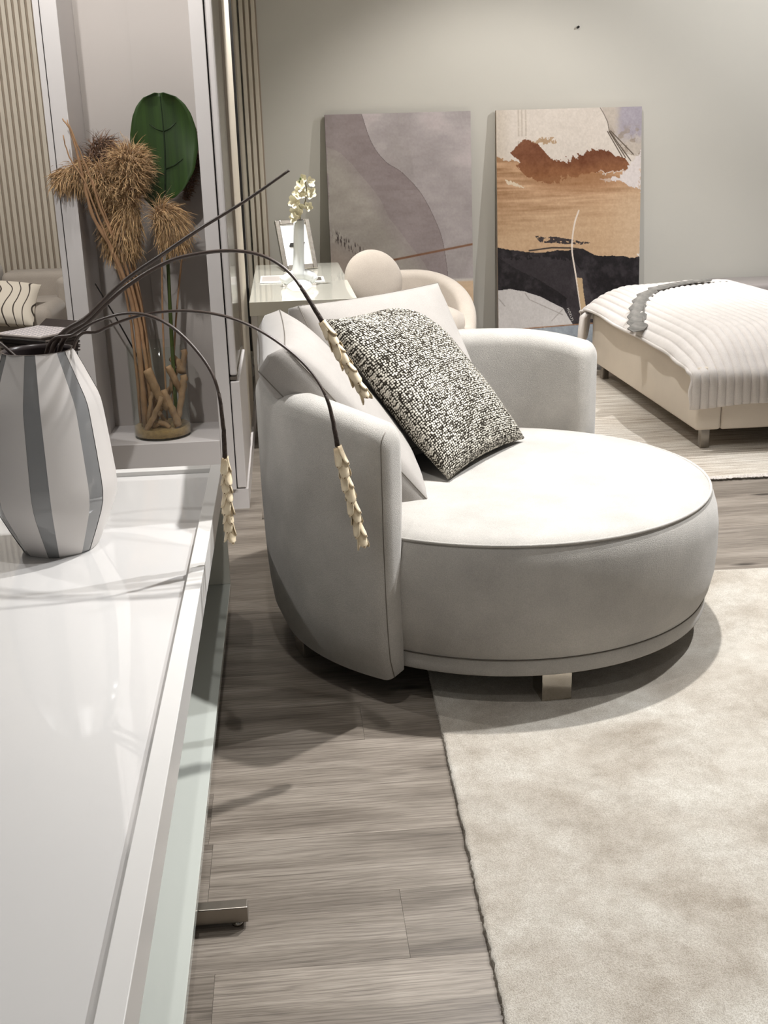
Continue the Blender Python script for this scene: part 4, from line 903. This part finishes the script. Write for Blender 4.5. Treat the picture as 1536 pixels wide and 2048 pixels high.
def bedz(x, y):
    q = max(0.0, 1 - (x - XB0) / 0.30); return .572 - 0.125 * q * q + 0.022 * math.exp(-((x - 2.75) / .4) ** 2) + .016
t = thing('leaf_ornament', 'charcoal feather-shaped leaf ornament lying on the blanket', 'ornament', (2.3, 6.75, 0.57))
SPN = catmull([(1.985, 6.22), (2.14, 6.66), (2.32, 6.93), (2.56, 7.07), (2.80, 7.09)], 6); nS = len(SPN)
tube('spine', [(p[0] - 2.3, p[1] - 6.75, bedz(*p) - .57 + .006) for p in SPN], [0.005 - .0025 * i / nS for i in range(nS)], 'leafgrey', t, 6)
def leaflet_me(L, w):
    pts = [(0, 0), (L * .18, w * .5), (L * .72, w * .5), (L, w * .05), (L * .8, -w * .5), (L * .2, -w * .45)]
    vs = [(x, y, .003 + .004 * math.sin(x / L * 3)) for x, y in pts] + [(x, y, 0.0) for x, y in pts]; n = len(pts)
    return mesh('leaflet', vs, [tuple(range(n)), tuple(reversed(range(n, 2 * n)))] + [(i, i + n, (i + 1) % n + n, (i + 1) % n) for i in range(n)])
for i in range(11):
    k = min(int(i * (nS - 1) / 11.0), nS - 2); p = SPN[k] + (SPN[k + 1] - SPN[k]) * 0.5; sf = i / 10
    for sd in (0,):
        L = (0.22 if sd == 0 else 0.13) * (1 - .30 * sf); me = leaflet_me(L, (0.085 if sd == 0 else 0.05) * (1 - .30 * sf))
        ang = R((238 - 46 * sf) if sd == 0 else (292 - 60 * sf)); o = link('leaflet', me, 'leafgrey', t)
        q = p + np.array([math.cos(ang), math.sin(ang)]) * L; zq = bedz(max(q[0], 1.97), q[1])
        o.location = (p[0] - 2.3, p[1] - 6.75, bedz(*p) - .57 + .010 - .002 * sd + .0012 * i)
        o.rotation_euler = (R(-7), math.asin(max(-.6, min(.6, (bedz(*p) + .002 - zq) / L))), ang)
t = thing('wall_bench', 'low grey upholstered bench against the wall behind the bed', 'bench', (3.55, 8.0, 0))
box('bench_body', (-0.50, -0.20, 0.05), (0.60, 0.24, 0.42), 'grey_fab', t, 0.02, 3); box('bench_pad', (-0.50, -0.21, 0.42), (0.60, 0.24, 0.505), 'grey_fab', t, 0.025, 3)
for x in (-.44, .52):
    for y in (-.15, .18): box('foot', (x - .02, y - .02, 0), (x + .02, y + .02, .055), 'black', t)

# ---------------------------------------------------------------- far left: cream sofa, line pillow, pedestal with sample books
t = thing('cream_sofa', 'cream textured sofa in front of the slatted panel, far left', 'sofa', (-2.05, 8.05, 0))
def sb(name, x0, x1, y0, y1, z0, z1, mat, bev): return box(name, (x0 + 2.05, y0 - 8.05, z0), (x1 + 2.05, y1 - 8.05, z1), mat, t, bev, 4)
sb('base', -2.75, -1.42, 7.50, 8.55, 0.06, 0.34, 'cream', 0.03)
sb('back_frame', -2.75, -1.40, 8.42, 8.75, 0.06, 0.66, 'cream', 0.05)
sb('back_cushion', -1.945, -1.50, 8.12, 8.40, 0.44, 0.735, 'cream', 0.045); sb('back_cushion', -2.72, -1.972, 8.12, 8.40, 0.44, 0.80, 'cream', 0.06)
sb('side_arm', -1.56, -1.40, 8.0, 8.75, 0.06, 0.70, 'cream', 0.04)
sb('seat_cushion', -2.74, -1.50, 7.46, 8.30, 0.34, 0.575, 'cream', 0.07)
for x in (-2.68, -1.52):
    for y in (7.58, 8.6): sb('leg', x - .02, x + .02, y - .02, y + .02, 0, .07, 'black', 0.002)
me, _, _ = pillow_me('line_pillow', 0.60, 0.40, 0.16, 0.01, n=30, seed=61); o = link('line_pillow', me, 'pattern', None)
o.matrix_world = frame_m(Vector((-1.885, 7.50, 0.615)), (0.98, 0.05, -0.10), (0.02, 0.84, 0.54)); tag(o, 'cream pillow with thin dark line drawing on the sofa', 'pillow')

t = thing('pedestal', 'slim white pedestal under the sample books behind the striped vase', 'pedestal', (-0.93, 4.22, 0))
box('column', (-0.055, -0.06, 0.02), (0.055, 0.06, 0.80), 'cab_white', t, 0.004); box('foot_plate', (-0.09, -0.09, 0), (0.09, 0.09, 0.02), 'cab_white', t, 0.003); box('top_plate', (-0.08, -0.10, 0.80), (0.09, 0.10, 0.812), 'cab_white', t, 0.002)
BK = ['bottom dark sample book of the stack behind the vase', 'second dark sample book from the bottom of the stack', 'third dark sample book from the bottom of the stack', 'fourth sample book, just under the open one']
for k in range(4):
    z = 0.8125 + k * 0.0165; t = thing('sample_book', BK[k], 'book', (-0.905, 4.25, z), R(-38 + random.uniform(-4, 4)), 'sample books on the pedestal')
    box('lower_board', (-.115, -.085, 0), (.115, .085, .004), 'board_dark', t); box('pages', (-.108, -.078, .004), (.112, .078, .0115), 'page' if k == 3 else 'board_dark', t); box('upper_board', (-.115, -.085, .0115), (.115, .085, .0155), 'board_dark', t)
t = thing('sample_book', 'open sample book showing a pale checked page on top', 'book', (-0.905, 4.25, 0.879), R(-36), 'sample books on the pedestal')
box('lower_board', (-.120, -.110, 0), (.122, .110, .005), 'board_dark', t); box('pages', (-.112, -.10, .005), (.118, .10, .010), 'page', t); box('printed_page', (-.108, -.092, .010), (.114, .095, .0108), 'check', t)
o = box('cover', (-.120, 0, 0), (.122, .006, .05), 'board_dark', t); o.location = (0, .108, .004); o.rotation_euler = (R(-60), 0, 0)

# ---------------------------------------------------------------- ceiling spotlights (each with its own lamp)
LMP = ['above the seat of the round chair', 'far left beyond the coffee table', 'above the bed', 'right of the pile rug', 'above the console desk', 'between the desk and the bed', 'in front of the two canvases', 'nearest the right end of the back wall', 'above the cream sofa', 'above the striped vase, aimed at the niche', 'directly before the display niche', 'above the gap between table and round chair', 'nearest the front edge of the pile rug']
for (x, y, aim, P, cone, lcol), where in zip(SPOTS, LMP):
    t = thing('ceiling_spotlight', 'small white ceiling spotlight ' + where, 'ceiling light', (x, y, 3.2), group='ceiling spotlights')
    lathe('mount', [(0, 0), (.05, 0), (.05, -.02), (.01, -.022), (.01, -.06), (0, -.06)], 'lamp_white', t, 24)
    d = (Vector(aim) - Vector((x, y, 3.10))).normalized(); q = (-d).to_track_quat('Z', 'Y').to_matrix().to_4x4()
    h = lathe('housing', [(0, .06), (.04, .06), (.042, .05), (.042, -.06), (.038, -.06), (.036, -.045), (0, -.045)], 'lamp_white', t, 24); h.matrix_local = Matrix.Translation((0, 0, -.10)) @ q
    ln = lathe('lens', [(0, -.046), (.034, -.046), (.034, -.047), (0, -.047)], 'lens', t, 24); ln.matrix_local = Matrix.Translation((0, 0, -.10)) @ q
    ld = bpy.data.lights.new('spot_beam', 'SPOT'); ld.energy = P; ld.spot_size = R(cone); ld.spot_blend = 0.6; ld.shadow_soft_size = 0.035; ld.color = lcol
    lo = bpy.data.objects.new('spot_beam', ld); COL.objects.link(lo); lo.parent = t; lo.matrix_local = Matrix.Translation(Vector((0, 0, -.10)) + d * 0.07) @ q
